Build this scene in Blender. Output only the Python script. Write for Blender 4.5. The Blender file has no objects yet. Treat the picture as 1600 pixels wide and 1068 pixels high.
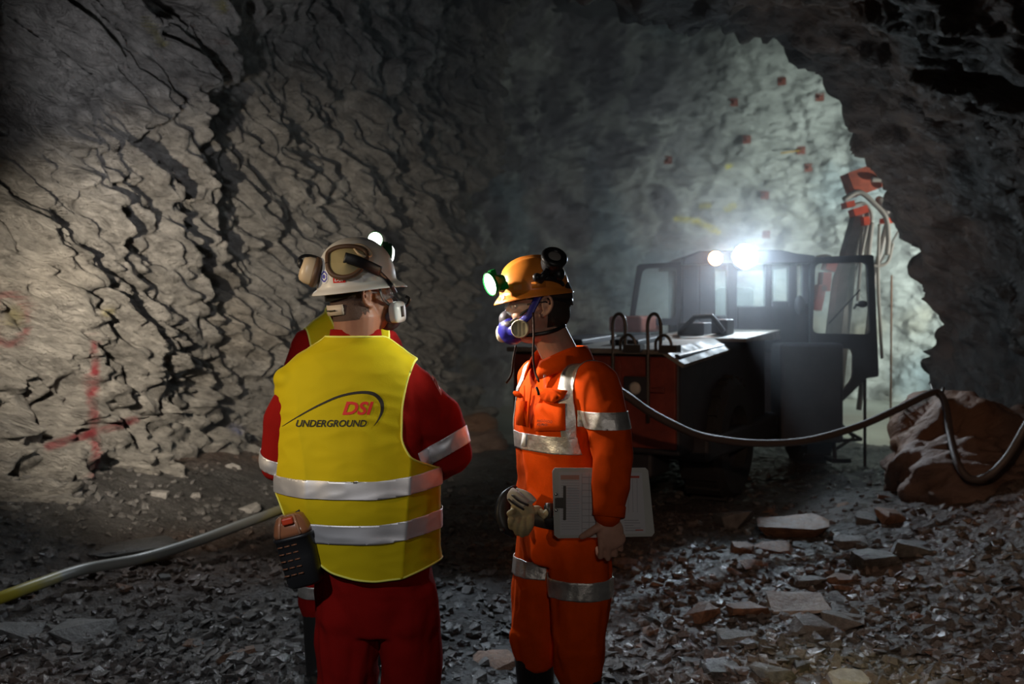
import bpy, bmesh, math, random
import numpy as np
from mathutils import Vector, Matrix, Euler, Quaternion
from mathutils.bvhtree import BVHTree

# ------------------------------------------------------------------ camera
F = 1556.0; CAMH = 1.58; CX = 800.0; HY = 490.0
sc = bpy.context.scene
COL = sc.collection
cam_d = bpy.data.cameras.new('camera'); cam = bpy.data.objects.new('camera', cam_d); COL.objects.link(cam)
cam_d.sensor_width = 36.0; cam_d.lens = F * 36.0 / 1600.0
cam.location = (0, 0, CAMH); cam.rotation_euler = (math.radians(90), 0, 0)
cam_d.shift_y = (HY - 534.0) / 1600.0
cam_d.clip_start = 0.05; cam_d.clip_end = 200
cam_d.dof.use_dof = True; cam_d.dof.focus_distance = 3.2; cam_d.dof.aperture_fstop = 3.6
sc.camera = cam
sc.view_settings.view_transform = 'Standard'
try: sc.view_settings.look = 'None'
except Exception: pass
sc.view_settings.exposure = 0.0; sc.view_settings.gamma = 1.0; sc.view_settings.use_curve_mapping = False
cy = sc.cycles
cy.use_denoising = True
cy.max_bounces = 6; cy.diffuse_bounces = 3; cy.glossy_bounces = 3; cy.transmission_bounces = 6
cy.transparent_max_bounces = 8; cy.volume_bounces = 0
cy.sample_clamp_indirect = 4.0; cy.sample_clamp_direct = 0.0
cy.caustics_reflective = False; cy.caustics_refractive = False

# ------------------------------------------------------------------ world and lights
w = bpy.data.worlds.new('mine_darkness'); sc.world = w; w.use_nodes = True
w.node_tree.nodes['Background'].inputs[0].default_value = (0.55, 0.62, 0.80, 1)
w.node_tree.nodes['Background'].inputs[1].default_value = 0.0030

def at(px, py, Y):
    return Vector(((px - CX) / F * Y, Y, CAMH - (py - HY) / F * Y))

def light(name, kind, loc, target, power, color, size=0.1, cone=60, blend=0.5):
    d = bpy.data.lights.new(name, kind); d.energy = power; d.color = color
    if kind == 'SPOT':
        d.spot_size = math.radians(cone); d.spot_blend = blend; d.shadow_soft_size = size
    elif kind == 'POINT': d.shadow_soft_size = size
    elif kind == 'AREA': d.shape = 'DISK'; d.size = size
    o = bpy.data.objects.new(name, d); COL.objects.link(o); o.location = loc
    if target is not None:
        o.rotation_euler = (Vector(target) - Vector(loc)).to_track_quat('-Z', 'Y').to_euler()
    return o

# photographer's key, fill and wall lamps, then unseen spots for wall, floor and rubble
light('key_lamp', 'SPOT', (-2.9, 1.9, 2.05), (-0.72, 3.15, 1.45), 125, (1.0, 0.76, 0.46), 0.03, 22, 0.6)
light('fill_lamp', 'SPOT', (0.15, -0.10, 1.85), (0.22, 3.2, 1.10), 24, (1.0, 0.90, 0.82), 0.06, 40, 1.0)
light('wall_lamp', 'SPOT', (-2.1, 3.6, 1.75), (-2.55, 8.9, 1.25), 1150, (1.0, 0.86, 0.68), 0.03, 56, 0.95)
light('high_wall_fill', 'SPOT', (-2.0, 5.2, 2.6), (-1.9, 10.0, 4.0), 75, (0.93, 0.93, 1.0), 0.04, 100, 0.8)  # unseen spot added to lift the upper part of the left wall
light('left_floor_fill', 'SPOT', (-1.2, 0.9, 2.3), (-1.5, 5.2, 0.0), 90, (0.95, 0.97, 1.0), 0.03, 58, 0.8)  # added spot without a visible source, brightens the floor on the left
light('floor_glint_fill', 'SPOT', (-0.7, 7.0, 3.3), (-0.15, 4.9, 0.0), 380, (0.72, 0.86, 1.0), 0.04, 30, 0.8)  # no lamp hangs here; added for cool glints on the floor between the workers
light('floor_rim_fill', 'SPOT', (-2.3, 7.6, 2.5), (-1.5, 4.6, 0.0), 150, (0.85, 0.93, 1.0), 0.04, 62, 0.9)  # added back light, unseen, gives the wet left floor its glints
light('rubble_lamp', 'SPOT', (0.9, 1.6, 2.3), (2.3, 7.6, 0.0), 130, (1.0, 0.60, 0.40), 0.05, 60, 0.9)
light('pool_lamp', 'SPOT', (1.9, 2.6, 1.7), (1.50, 4.15, 0.0), 60, (1.0, 0.95, 0.40), 0.03, 26, 1.0)
light('side_lamp', 'SPOT', (1.9, 3.2, 2.6), (4.2, 8.3, 0.5), 22, (1.0, 0.66, 0.45), 0.05, 70, 0.9)
# lamps deeper in the tunnel, behind the machine, and an added boom spot
light('chamber_lamp', 'SPOT', (7.4, 12.2, 2.4), (7.0, 19.0, 2.9), 4600, (0.84, 0.98, 0.98), 0.15, 78, 1.0)
light('boom_fill', 'SPOT', (6.0, 10.9, 2.3), (4.2, 12.2, 2.5), 160, (1.0, 0.97, 0.9), 0.06, 80, 0.8)  # hidden spot added to brighten the drilling boom
light('chamber_floor_lamp', 'SPOT', (6.9, 11.6, 3.4), (6.0, 14.5, 0.4), 480, (0.95, 1.0, 0.86), 0.15, 100, 0.8)

# ------------------------------------------------------------------ noise
_rs = np.random.RandomState(11)
_PERM = np.concatenate([_rs.permutation(1024)] * 3)
_G = _rs.normal(size=(1024, 3)); _G /= np.linalg.norm(_G, axis=1)[:, None]
def pn(P):
    P = np.asarray(P, float); I = np.floor(P).astype(np.int64); f = P - I
    u = f * f * f * (f * (f * 6 - 15) + 10); I &= 1023
    out = 0
    for dx in (0, 1):
        for dy in (0, 1):
            for dz in (0, 1):
                h = _PERM[_PERM[_PERM[(I[:, 0] + dx) & 1023] + ((I[:, 1] + dy) & 1023)] + ((I[:, 2] + dz) & 1023)]
                g = _G[h]
                d = g[:, 0] * (f[:, 0] - dx) + g[:, 1] * (f[:, 1] - dy) + g[:, 2] * (f[:, 2] - dz)
                wx = u[:, 0] if dx else 1 - u[:, 0]; wy = u[:, 1] if dy else 1 - u[:, 1]; wz = u[:, 2] if dz else 1 - u[:, 2]
                out = out + d * wx * wy * wz
    return out * 1.5
def fbm(P, o=4, g=0.5):
    s = 0; a = 1
    for k in range(o): s = s + a * pn(P * (2 ** k) + 17.3 * k); a *= g
    return s
def ridged(P, o=3, g=0.5):
    s = 0; a = 1
    for k in range(o): s = s + a * (1 - 2 * np.abs(pn(P * (2 ** k) + 9.1 * k))); a *= g
    return s
def sstep(x, a, b):
    t = np.clip((x - a) / (b - a), 0, 1); return t * t * (3 - 2 * t)

# ------------------------------------------------------------------ materials
def mat(name, color, rough=0.6, metal=0.0, bump=0.0, bscale=40, var=0.0, vscale=6, attr=None, spec=0.5,
        emis=None, estr=0, alpha=None, trans=0.0, bstretch=None, coat=0.0, brot=(0, 0, 0), sheen=0.0, bdist=0.01, rvar=0.0, ior=1.45):
    m = bpy.data.materials.new(name); m.use_nodes = True; nt = m.node_tree; n = nt.nodes; L = nt.links
    b = n['Principled BSDF']
    b.inputs['Base Color'].default_value = (*color, 1); b.inputs['Roughness'].default_value = rough
    b.inputs['Metallic'].default_value = metal; b.inputs['Specular IOR Level'].default_value = spec
    b.inputs['Transmission Weight'].default_value = trans; b.inputs['Coat Weight'].default_value = coat
    b.inputs['Sheen Weight'].default_value = sheen; b.inputs['IOR'].default_value = ior
    if emis: b.inputs['Emission Color'].default_value = (*emis, 1); b.inputs['Emission Strength'].default_value = estr
    if alpha is not None: b.inputs['Alpha'].default_value = alpha
    if bump or var or attr or rvar:
        tc = n.new('ShaderNodeTexCoord'); mp = n.new('ShaderNodeMapping'); mp.inputs['Rotation'].default_value = brot; mp.vector_type = 'TEXTURE'
        if bstretch: mp.inputs['Scale'].default_value = tuple(1.0 / q for q in bstretch)
        L.new(tc.outputs['Object'], mp.inputs['Vector'])
    cur = None
    if attr:
        a = n.new('ShaderNodeAttribute'); a.attribute_name = attr; cur = a.outputs['Color']
    if var:
        v = n.new('ShaderNodeTexNoise'); v.inputs['Scale'].default_value = vscale; v.inputs['Detail'].default_value = 6
        v.inputs['Roughness'].default_value = 0.65
        L.new(mp.outputs[0], v.inputs['Vector'])
        mr = n.new('ShaderNodeMapRange'); mr.inputs['From Min'].default_value = 0.3; mr.inputs['From Max'].default_value = 0.7
        mr.inputs['To Min'].default_value = 1 - var; mr.inputs['To Max'].default_value = 1 + var
        L.new(v.outputs['Fac'], mr.inputs['Value'])
        mx = n.new('ShaderNodeVectorMath'); mx.operation = 'SCALE'
        if cur is None: mx.inputs[0].default_value = color
        else: L.new(cur, mx.inputs[0])
        L.new(mr.outputs[0], mx.inputs['Scale']); cur = mx.outputs[0]
    if cur is not None: L.new(cur, b.inputs['Base Color'])
    if rvar:
        v2 = n.new('ShaderNodeTexNoise'); v2.inputs['Scale'].default_value = vscale * 1.7; v2.inputs['Detail'].default_value = 5
        L.new(mp.outputs[0], v2.inputs['Vector'])
        m2 = n.new('ShaderNodeMapRange'); m2.inputs['From Min'].default_value = 0.35; m2.inputs['From Max'].default_value = 0.65
        m2.inputs['To Min'].default_value = max(0.08, rough - rvar); m2.inputs['To Max'].default_value = min(1, rough + rvar)
        L.new(v2.outputs['Fac'], m2.inputs['Value']); L.new(m2.outputs[0], b.inputs['Roughness'])
    if bump:
        t = n.new('ShaderNodeTexNoise'); t.inputs['Scale'].default_value = bscale; t.inputs['Detail'].default_value = 8
        t.inputs['Roughness'].default_value = 0.65
        L.new(mp.outputs[0], t.inputs['Vector'])
        bp = n.new('ShaderNodeBump'); bp.inputs['Strength'].default_value = bump; bp.inputs['Distance'].default_value = bdist
        L.new(t.outputs['Fac'], bp.inputs['Height']); L.new(bp.outputs[0], b.inputs['Normal'])
    return m

# ------------------------------------------------------------------ objects and tags
def obj(name, me, m=None, parent=None, mats=None, smooth=True, loc=None):
    if isinstance(me, bmesh.types.BMesh):
        bm = me; me = bpy.data.meshes.new(name)
        bmesh.ops.recalc_face_normals(bm, faces=bm.faces)
        bm.to_mesh(me); bm.free()
    me.name = name
    for mm in (mats or ([m] if m else [])): me.materials.append(mm)
    if smooth: me.polygons.foreach_set('use_smooth', [True] * len(me.polygons))
    o = bpy.data.objects.new(name, me); COL.objects.link(o)
    if parent is not None: o.parent = parent
    if loc is not None: o.location = loc
    return o
def tag(o, label, cat, group=None, kind=None):
    o['label'] = label
    if cat: o['category'] = cat
    if group: o['group'] = group
    if kind: o['kind'] = kind
    return o
def thing(name, label, cat, loc=(0, 0, 0), rotz=0.0, group=None):
    o = bpy.data.objects.new(name, None); COL.objects.link(o); o.empty_display_size = 0.2
    o.location = loc; o.rotation_euler = (0, 0, rotz)
    return tag(o, label, cat, group)
def sharp(o, ang=35):
    me = o.data
    try: me.set_sharp_from_angle(angle=math.radians(ang))
    except Exception: pass
    return o
def mod_solid(o, t, off=-1):
    m = o.modifiers.new('thickness', 'SOLIDIFY'); m.thickness = t; m.offset = off; return o
def mod_bevel(o, wd, seg=2):
    m = o.modifiers.new('bevel', 'BEVEL'); m.width = wd; m.segments = seg; m.limit_method = 'ANGLE'; m.angle_limit = math.radians(40); return o

# ------------------------------------------------------------------ shape helpers
def box(bm, c, s, rot=None, taper=None):
    M = Matrix.Translation(Vector(c)) @ (rot.to_4x4() if rot is not None else Matrix.Identity(4)) @ Matrix.Diagonal((*s, 1))
    r = bmesh.ops.create_cube(bm, size=1.0, matrix=M); return r['verts']
def ell(bm, c, r, rot=None, seg=24):
    M = Matrix.Translation(Vector(c)) @ (rot.to_4x4() if rot is not None else Matrix.Identity(4)) @ Matrix.Diagonal((*r, 1))
    bmesh.ops.create_uvsphere(bm, u_segments=seg, v_segments=seg // 2, radius=1.0, matrix=M)
def rings_to_faces(bm, rings, closed=True, caps=True):
    V = [[bm.verts.new(p) for p in r] for r in rings]
    n = len(V[0])
    for a, b in zip(V, V[1:]):
        for i in range(n if closed else n - 1):
            j = (i + 1) % n
            bm.faces.new((a[i], a[j], b[j], b[i]))
    if caps and closed:
        bm.faces.new(list(reversed(V[0]))); bm.faces.new(V[-1])
    return V
def smooth_path(pts, n):
    pts = [Vector(p) for p in pts]
    if len(pts) < 3: 
        return [pts[0].lerp(pts[-1], i / n) for i in range(n + 1)]
    P = [pts[0] * 2 - pts[1]] + pts + [pts[-1] * 2 - pts[-2]]
    out = []
    segs = len(pts) - 1
    for k in range(n + 1):
        u = k / n * segs; i = min(int(u), segs - 1); t = u - i
        a, b, c, d = P[i], P[i + 1], P[i + 2], P[i + 3]
        out.append(0.5 * ((2 * b) + (c - a) * t + (2 * a - 5 * b + 4 * c - d) * t * t + (3 * b - a - 3 * c + d) * t ** 3))
    return out
def tube(bm, pts, rad, seg=12, caps=True, flat=1.0, up=None, dome=False):
    pts = [Vector(p) for p in pts]; n = len(pts)
    if not hasattr(rad, '__len__'): rad = [rad] * n
    elif len(rad) != n:
        rad = [float(np.interp(i / (n - 1) * (len(rad) - 1), range(len(rad)), rad)) for i in range(n)]
    if dome:
        a, b = pts[0], pts[-1]; d0 = (pts[0] - pts[1]).normalized(); d1 = (pts[-1] - pts[-2]).normalized()
        r0, r1 = rad[0], rad[-1]
        pts = [a + d0 * r0 * 0.9, a + d0 * r0 * 0.6] + pts + [b + d1 * r1 * 0.6, b + d1 * r1 * 0.9]
        rad = [r0 * 0.35, r0 * 0.8] + list(rad) + [r1 * 0.8, r1 * 0.35]; n = len(pts)
    t0 = (pts[1] - pts[0]).normalized()
    u = Vector(up) if up is not None else (Vector((0, 0, 1)) if abs(t0.z) < 0.9 else Vector((1, 0, 0)))
    rings = []
    for i in range(n):
        t = (pts[min(i + 1, n - 1)] - pts[max(i - 1, 0)]).normalized()
        u = (u - t * u.dot(t))
        if u.length < 1e-6: u = t.orthogonal()
        u.normalize(); v = t.cross(u)
        rings.append([pts[i] + (u * math.cos(a) * rad[i] + v * math.sin(a) * rad[i] * flat) for a in [2 * math.pi * k / seg for k in range(seg)]])
    rings_to_faces(bm, rings, True, caps)
def sell(c, hx, hy, n=40, e=2.3, z=None):
    out = []
    for k in range(n):
        a = 2 * math.pi * k / n; ca, sa = math.cos(a), math.sin(a)
        out.append(Vector((c[0] + hx * math.copysign(abs(ca) ** (2 / e), ca), c[1] + hy * math.copysign(abs(sa) ** (2 / e), sa), c[2])))
    return out
def loft(bm, rows, n=40, e=2.3, caps=True):
    # rows: (z, hx, hy, cx, cy)
    rings_to_faces(bm, [sell((r[3] if len(r) > 3 else 0, r[4] if len(r) > 4 else 0, r[0]), r[1], r[2], n, e) for r in rows], True, caps)
def lathe(bm, prof, M, n=32, caps=True):
    rings = [[M @ Vector((r * math.cos(a), r * math.sin(a), z)) for a in [2 * math.pi * k / n for k in range(n)]] for r, z in prof]
    rings_to_faces(bm, rings, True, caps)
def prism(bm, pts, M, depth):
    a = [bm.verts.new(M @ Vector((p[0], p[1], 0))) for p in pts]; b = [bm.verts.new(M @ Vector((p[0], p[1], depth))) for p in pts]
    n = len(pts)
    bm.faces.new(list(reversed(a))); bm.faces.new(b)
    for i in range(n): bm.faces.new((a[i], a[(i + 1) % n], b[(i + 1) % n], b[i]))
def frame(o, zdir, xdir=None):
    z = Vector(zdir).normalized()
    x = Vector(xdir) if xdir is not None else (Vector((0, 0, 1)) if abs(z.z) < 0.9 else Vector((1, 0, 0)))
    x = (x - z * x.dot(z)).normalized(); y = z.cross(x)
    M = Matrix((x, y, z)).transposed().to_4x4(); M.translation = Vector(o); return M
def fuse(bm, voxel=0.006, smooth=4, fac=0.5):
    me = bpy.data.meshes.new('tmp'); bmesh.ops.recalc_face_normals(bm, faces=bm.faces); bm.to_mesh(me); bm.free()
    o = bpy.data.objects.new('tmp', me); COL.objects.link(o)
    r = o.modifiers.new('r', 'REMESH'); r.mode = 'VOXEL'; r.voxel_size = voxel; r.adaptivity = 0
    if smooth:
        s = o.modifiers.new('s', 'SMOOTH'); s.iterations = smooth; s.factor = fac
    dg = bpy.context.evaluated_depsgraph_get(); dg.update()
    out = bpy.data.meshes.new_from_object(o.evaluated_get(dg))
    bpy.data.objects.remove(o); bpy.data.meshes.remove(me)
    return out
def verts_np(me):
    a = np.empty(len(me.vertices) * 3); me.vertices.foreach_get('co', a); return a.reshape(-1, 3)
def norms_np(me):
    a = np.empty(len(me.vertices) * 3); me.vertex_normals.foreach_get('vector', a) if hasattr(me, 'vertex_normals') else me.vertices.foreach_get('normal', a)
    return a.reshape(-1, 3)
def displace(me, fn):
    P = verts_np(me); N = norms_np(me); P = P + N * fn(P, N)[:, None]
    me.vertices.foreach_set('co', P.ravel()); me.update(); return me
def vcol(me, C):
    a = me.color_attributes.new('Col', 'FLOAT_COLOR', 'POINT')
    C = np.concatenate([C, np.ones((len(C), 1))], 1); a.data.foreach_set('color', C.ravel())
def clip(me, fns, offset=0.0):
    """keep the part of the surface where every fn(P) > 0, cut exactly along the zero line"""
    bm = bmesh.new(); bm.from_mesh(me)
    for fn in fns:
        bm.verts.ensure_lookup_table()
        val = fn(np.array([v.co[:] for v in bm.verts]) if len(bm.verts) else np.zeros((0, 3)))
        val = np.where(np.abs(val) < 1e-7, 1e-7, val); bm.verts.index_update()
        es = [e for e in bm.edges if val[e.verts[0].index] * val[e.verts[1].index] < 0]
        bad = [v for v in bm.verts if val[v.index] < 0]
        badset = set(bad); new = []
        for e in es:
            a, b = e.verts; va, vb = val[a.index], val[b.index]
            ne, nv = bmesh.utils.edge_split(e, a, va / (va - vb)); new.append(nv)
        bmesh.ops.connect_verts(bm, verts=new)
        bmesh.ops.delete(bm, geom=[v for v in bad if v.is_valid], context='VERTS')
    bm.normal_update()
    if offset:
        N = [v.normal.copy() for v in bm.verts]
        for v, nn in zip(bm.verts, N): v.co += nn * offset
    out = bpy.data.meshes.new('clip'); bm.to_mesh(out); bm.free(); return out
def grid_mesh(P, nu, nv):
    me = bpy.data.meshes.new('grid')
    idx = np.arange(nu * nv).reshape(nu, nv)
    f = np.stack([idx[:-1, :-1], idx[1:, :-1], idx[1:, 1:], idx[:-1, 1:]], -1).reshape(-1, 4)
    me.from_pydata(P.reshape(-1, 3).tolist(), [], f.tolist()); me.update(); return me
# ------------------------------------------------------------------ rock surfaces
E_ANG = math.radians(33)
def rock_disp(P, fine=1.0, ang=E_ANG, sgn=-1.0, big=1.0):
    c, s = math.cos(ang), math.sin(ang)
    u = P[:, 1] * c + sgn * P[:, 2] * s; wv = -sgn * P[:, 1] * s + P[:, 2] * c; x = P[:, 0]
    W = np.stack([x, u, wv], 1)
    warp = pn(W * 0.8) * 0.35 + pn(W * 2.1 + 5) * 0.10
    d = big * (0.42 * pn(P * 0.42 + 3) + 0.20 * pn(P * 1.05 + 8))
    Q = np.stack([x * 1.3, u * 0.75, (wv + warp) * 2.6], 1)
    n1 = pn(Q); d = d + 0.09 * (1 - 2 * np.abs(n1))
    saw = ((wv + warp * 0.9 + x * 0.35) * 1.9) % 1.0
    m = sstep(pn(W * 0.9 + 40), -0.25, 0.35)
    d = d + 0.10 * m * (saw ** 1.5 - sstep(saw, 0.80, 1.0))
    saw2 = ((wv + warp * 0.5 - x * 0.25) * 5.3 + pn(W * 1.7) * 1.6) % 1.0
    m2 = sstep(pn(W * 1.7 + 70), -0.3, 0.3)
    d = d + 0.03 * m2 * (saw2 - sstep(saw2, 0.75, 1.0))
    Q2 = np.stack([x * 3.5, u * 2.2, (wv + warp) * 8.0], 1)
    d = d + fine * 0.030 * ridged(Q2, 2, 0.55)
    saw3 = ((wv + warp * 0.4 + x * 0.5) * 12.5 + pn(W * 3.1 + 20) * 2.2) % 1.0
    d = d + fine * 0.012 * sstep(pn(W * 3.0 + 90), -0.2, 0.3) * (saw3 - sstep(saw3, 0.7, 1.0))
    wq = np.stack([x, u + 0.12 * pn(W * 2.6 + 3), wv + 0.10 * pn(W * 2.2 + 30)], 1)
    for k, (a_, su, sw) in enumerate(((0.11, 1.1, 3.4), (0.095, 2.2, 7.5), (0.070, 4.5, 15.0))):
        nn = pn(wq * np.array([su * 1.3, su, sw]) + 11 * k + 2); d = d + (fine if k else 1.0) * a_ * (sstep(nn, -0.05, 0.22) + 0.5 * nn)
    Q3 = np.stack([x * 9, u * 6.0, (wv + warp * .5) * 15.0], 1)
    d = d + fine * 0.036 * pn(Q3)
    pit = pn(np.stack([x * 1.1, u * 1.0, wv * 1.9], 1) + 91)
    d = d - 0.20 * sstep(pit, 0.33, 0.5)
    return d

def plan_curve(pts, n):
    P = smooth_path([(p[0], p[1], 0) for p in pts], n * 8)
    A = np.array([p[:2] for p in P]); s = np.concatenate([[0], np.cumsum(np.linalg.norm(np.diff(A, axis=0), axis=1))])
    t = np.linspace(0, s[-1], n); return np.stack([np.interp(t, s, A[:, 0]), np.interp(t, s, A[:, 1])], 1)

def wall_surface(pts, n, heights, lean, inward, disp, zoff=None):
    """sweep a leaning face up from a plan curve; returns displaced grid"""
    C = plan_curve(pts, n); T = np.gradient(C, axis=0); T /= np.linalg.norm(T, axis=1)[:, None]
    N = np.stack([T[:, 1], -T[:, 0]], 1) * inward
    Z = heights; P = np.zeros((n, len(Z), 3))
    l = lean(Z)
    P[:, :, 0] = C[:, None, 0] + N[:, None, 0] * l[None]; P[:, :, 1] = C[:, None, 1] + N[:, None, 1] * l[None]; P[:, :, 2] = Z[None]
    du = np.gradient(P, axis=0); dv = np.gradient(P, axis=1); NN = np.cross(du, dv); NN /= (np.linalg.norm(NN, axis=2)[:, :, None] + 1e-9)
    ref = np.zeros_like(NN); ref[:, :, 0] = N[:, None, 0]; ref[:, :, 1] = N[:, None, 1]; ref[:, :, 2] = -0.3
    sg = np.sign((NN * ref).sum(2)); NN *= sg[:, :, None]
    f = P.reshape(-1, 3); d = disp(f).reshape(n, len(Z)); P = P + NN * d[:, :, None]
    return P

M_rock_left = mat('weathered_grey_rock', (0.4, 0.4, 0.4), 0.72, attr='Col', bump=1.0, bscale=11, bdist=0.16, bstretch=(1.0, 0.6, 2.8), brot=(math.radians(-33), 0, 0), var=0.5, vscale=7, spec=0.35)  # streaky tone: rock banding, strengthened to stand in for shadow in the cavities
M_rock_dark = mat('dark_wet_rock', (0.1, 0.1, 0.1), 0.45, attr='Col', bump=1.0, bscale=8, bdist=0.05, bstretch=(1.0, 0.8, 2.2), brot=(math.radians(40), 0, 0), var=0.45, vscale=4, spec=0.5)
M_rock_far = mat('green_grey_rock', (0.3, 0.33, 0.31), 0.6, attr='Col', bump=1.0, bscale=5, bdist=0.07, bstretch=(1.0, 1.0, 1.6), var=0.4, vscale=2.4, spec=0.4)

def seg_d(A, a, b):
    a = np.array(a, float); b = np.array(b, float); t = np.clip(((A - a) @ (b - a)) / ((b - a) @ (b - a)), 0, 1)
    return np.linalg.norm(A - (a + t[:, None] * (b - a)), axis=1)
def scr(P): return np.stack([CX + F * P[:, 0] / P[:, 1], HY - F * (P[:, 2] - CAMH) / P[:, 1]], 1)

# left wall
nz = 430; Zs = np.linspace(-0.4, 6.6, nz)
LW = [(-4.1, 3.6), (-3.72, 6.0), (-3.05, 8.6), (-2.55, 10.2), (-1.75, 11.6), (-1.15, 12.4), (-0.95, 13.1), (-1.6, 14.2)]
def lean_left(z): z0 = np.clip(z, 0, 9); return -0.10 * np.clip(1.4 - z0, 0, 2) * 0 + 0.038 * np.clip(z0 - 0.6, 0, 9) ** 2 + 0.35 * np.clip(0.75 - z0, 0, 2) ** 1.3
PL = wall_surface(LW, 700, Zs, lean_left, 1, lambda p: rock_disp(p))
me = grid_mesh(PL, 700, nz)
Pf = PL.reshape(-1, 3); S = scr(Pf)
base = np.array([0.40, 0.385, 0.36])[None] * (1 + 0.22 * fbm(Pf * np.array([1, 0.8, 2.0]), 3))[:, None]
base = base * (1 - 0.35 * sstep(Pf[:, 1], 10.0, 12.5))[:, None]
rust = sstep(pn(Pf * 0.9 + 33), 0.2, 0.6)[:, None]; base = base * (1 - 0.25 * rust) + np.array([0.40, 0.32, 0.22]) * 0.25 * rust
def spray(base, d, r, col, k=0.95):
    n_ = 0.5 + 0.5 * fbm(Pf * 14, 2); m_ = (sstep(-d, -r, -r * 0.35) * np.clip(n_ * 1.35, 0.15, 1) * k)[:, None]
    return base * (1 - m_) + np.array(col) * m_
XY = S + np.stack([pn(Pf * 3), pn(Pf * 3 + 9)], 1) * 5
RED = (0.33, 0.035, 0.05)
# the marks were sprayed on the rock; they are fixed to its surface
for a, b, r in [((146, 525), (150, 612), 8), ((142, 600), (148, 690), 9), ((150, 680), (150, 780), 9), ((75, 698), (140, 676), 10), ((140, 676), (214, 655), 9)]:
    base = spray(base, seg_d(XY, a, b), r, RED)
base = spray(base, np.abs(np.linalg.norm((XY - np.array([12, 500])) / np.array([0.85, 1.15]), axis=1) - 34), 7, RED, 0.6)
base = spray(base, np.linalg.norm(XY - np.array([22, 495]), axis=1), 22, (0.35, 0.30, 0.04), 0.5)
base = spray(base, np.linalg.norm(XY - np.array([172, 487]), axis=1), 14, (0.45, 0.38, 0.05), 0.5)
base = spray(base, seg_d(XY, (228, 30), (255, 70)), 8, (0.40, 0.36, 0.03), 0.6)
base = spray(base, seg_d(XY, (345, 0), (348, 18)), 7, (0.40, 0.36, 0.03), 0.6)
base = spray(base, np.linalg.norm(XY - np.array([348, 66]), axis=1), 9, (0.40, 0.15, 0.10), 0.6)
base = spray(base, seg_d(XY, (162, 735), (176, 752)), 8, (0.02, 0.22, 0.05), 0.7)
base = spray(base, seg_d(XY, (362, 668), (376, 674)), 7, (0.02, 0.06, 0.30), 0.6)
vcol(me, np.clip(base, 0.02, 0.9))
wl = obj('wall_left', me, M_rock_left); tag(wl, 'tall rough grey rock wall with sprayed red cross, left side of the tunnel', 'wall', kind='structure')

# right wall and ceiling: the profile of the arch rim, swept back towards the viewer
RIM = [(4.6, -0.45), (4.0, 0.0), (4.0, 0.5), (4.12, 0.95), (4.16, 1.4), (4.08, 2.1), (3.84, 2.75), (3.45, 3.42), (3.05, 3.85), (2.62, 4.25), (2.2, 4.36), (1.95, 4.40), (1.3, 4.62), (0.5, 4.85), (-0.4, 4.98), (-1.2, 5.05), (-2.2, 5.2), (-3.3, 5.0), (-4.2, 4.2)]
RC = plan_curve(RIM, 330)
def sweep_rim(i0, i1, ny, disp):
    prof = RC[i0:i1]; ys = np.linspace(1.2, 9.75, ny - 22)
    P = np.zeros((ny, len(prof), 3)); cxm, czm = 0.4, 1.6
    for k in range(ny):
        if k < ny - 22:
            y = ys[k]; q = (9.75 - y); sc_ = 1 + 0.012 * q; add = 0.25 * sstep(np.array([q]), 0, 2.5)[0]
            P[k, :, 0] = cxm + (prof[:, 0] - cxm) * sc_ + add * (prof[:, 0] > 2.5); P[k, :, 1] = y; P[k, :, 2] = prof[:, 1] + 0.02 * q * (prof[:, 1] > 3)
        else:
            t = (k - (ny - 22) + 1) / 22.0; ex = 3.2 * t ** 1.4; D = prof - np.array([cxm, czm]); Ln = np.linalg.norm(D, axis=1)[:, None]
            Q = prof + D / Ln * ex; P[k, :, 0] = Q[:, 0]; P[k, :, 1] = 9.75 + 0.28 * math.sin(t * math.pi * .5); P[k, :, 2] = np.where(prof[:, 1] > 0.3, Q[:, 1], prof[:, 1])
    du = np.gradient(P, axis=0); dv = np.gradient(P, axis=1); NN = np.cross(du, dv); NN /= np.linalg.norm(NN, axis=2)[:, :, None] + 1e-9
    ref = np.zeros_like(P); ref[:, :, 0] = cxm - P[:, :, 0]; ref[:, :, 2] = czm - P[:, :, 2]; ref[:, :, 1] = np.where(np.arange(ny) >= ny - 18, 3, 0)[:, None]
    sg = np.sign((NN * ref).sum(2)); NN *= sg[:, :, None]
    d = disp(P.reshape(-1, 3)).reshape(ny, len(prof)); return P + NN * d[:, :, None]
dr = lambda p: 0.62 * rock_disp(p + np.array([50, 0, 0]), sgn=1.0, ang=math.radians(40)) - 0.03
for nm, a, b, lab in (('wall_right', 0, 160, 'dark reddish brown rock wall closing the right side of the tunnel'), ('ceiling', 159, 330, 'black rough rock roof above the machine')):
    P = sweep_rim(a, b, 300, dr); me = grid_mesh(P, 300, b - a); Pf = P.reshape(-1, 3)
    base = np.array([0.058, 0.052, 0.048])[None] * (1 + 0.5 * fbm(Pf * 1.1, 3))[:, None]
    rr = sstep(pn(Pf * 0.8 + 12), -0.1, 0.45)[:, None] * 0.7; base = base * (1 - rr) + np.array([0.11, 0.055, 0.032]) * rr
    vcol(me, np.clip(base, 0.012, 0.5)); o = obj(nm, me, M_rock_dark); tag(o, lab, 'wall' if nm[0] == 'w' else 'ceiling', kind='structure')

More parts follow.
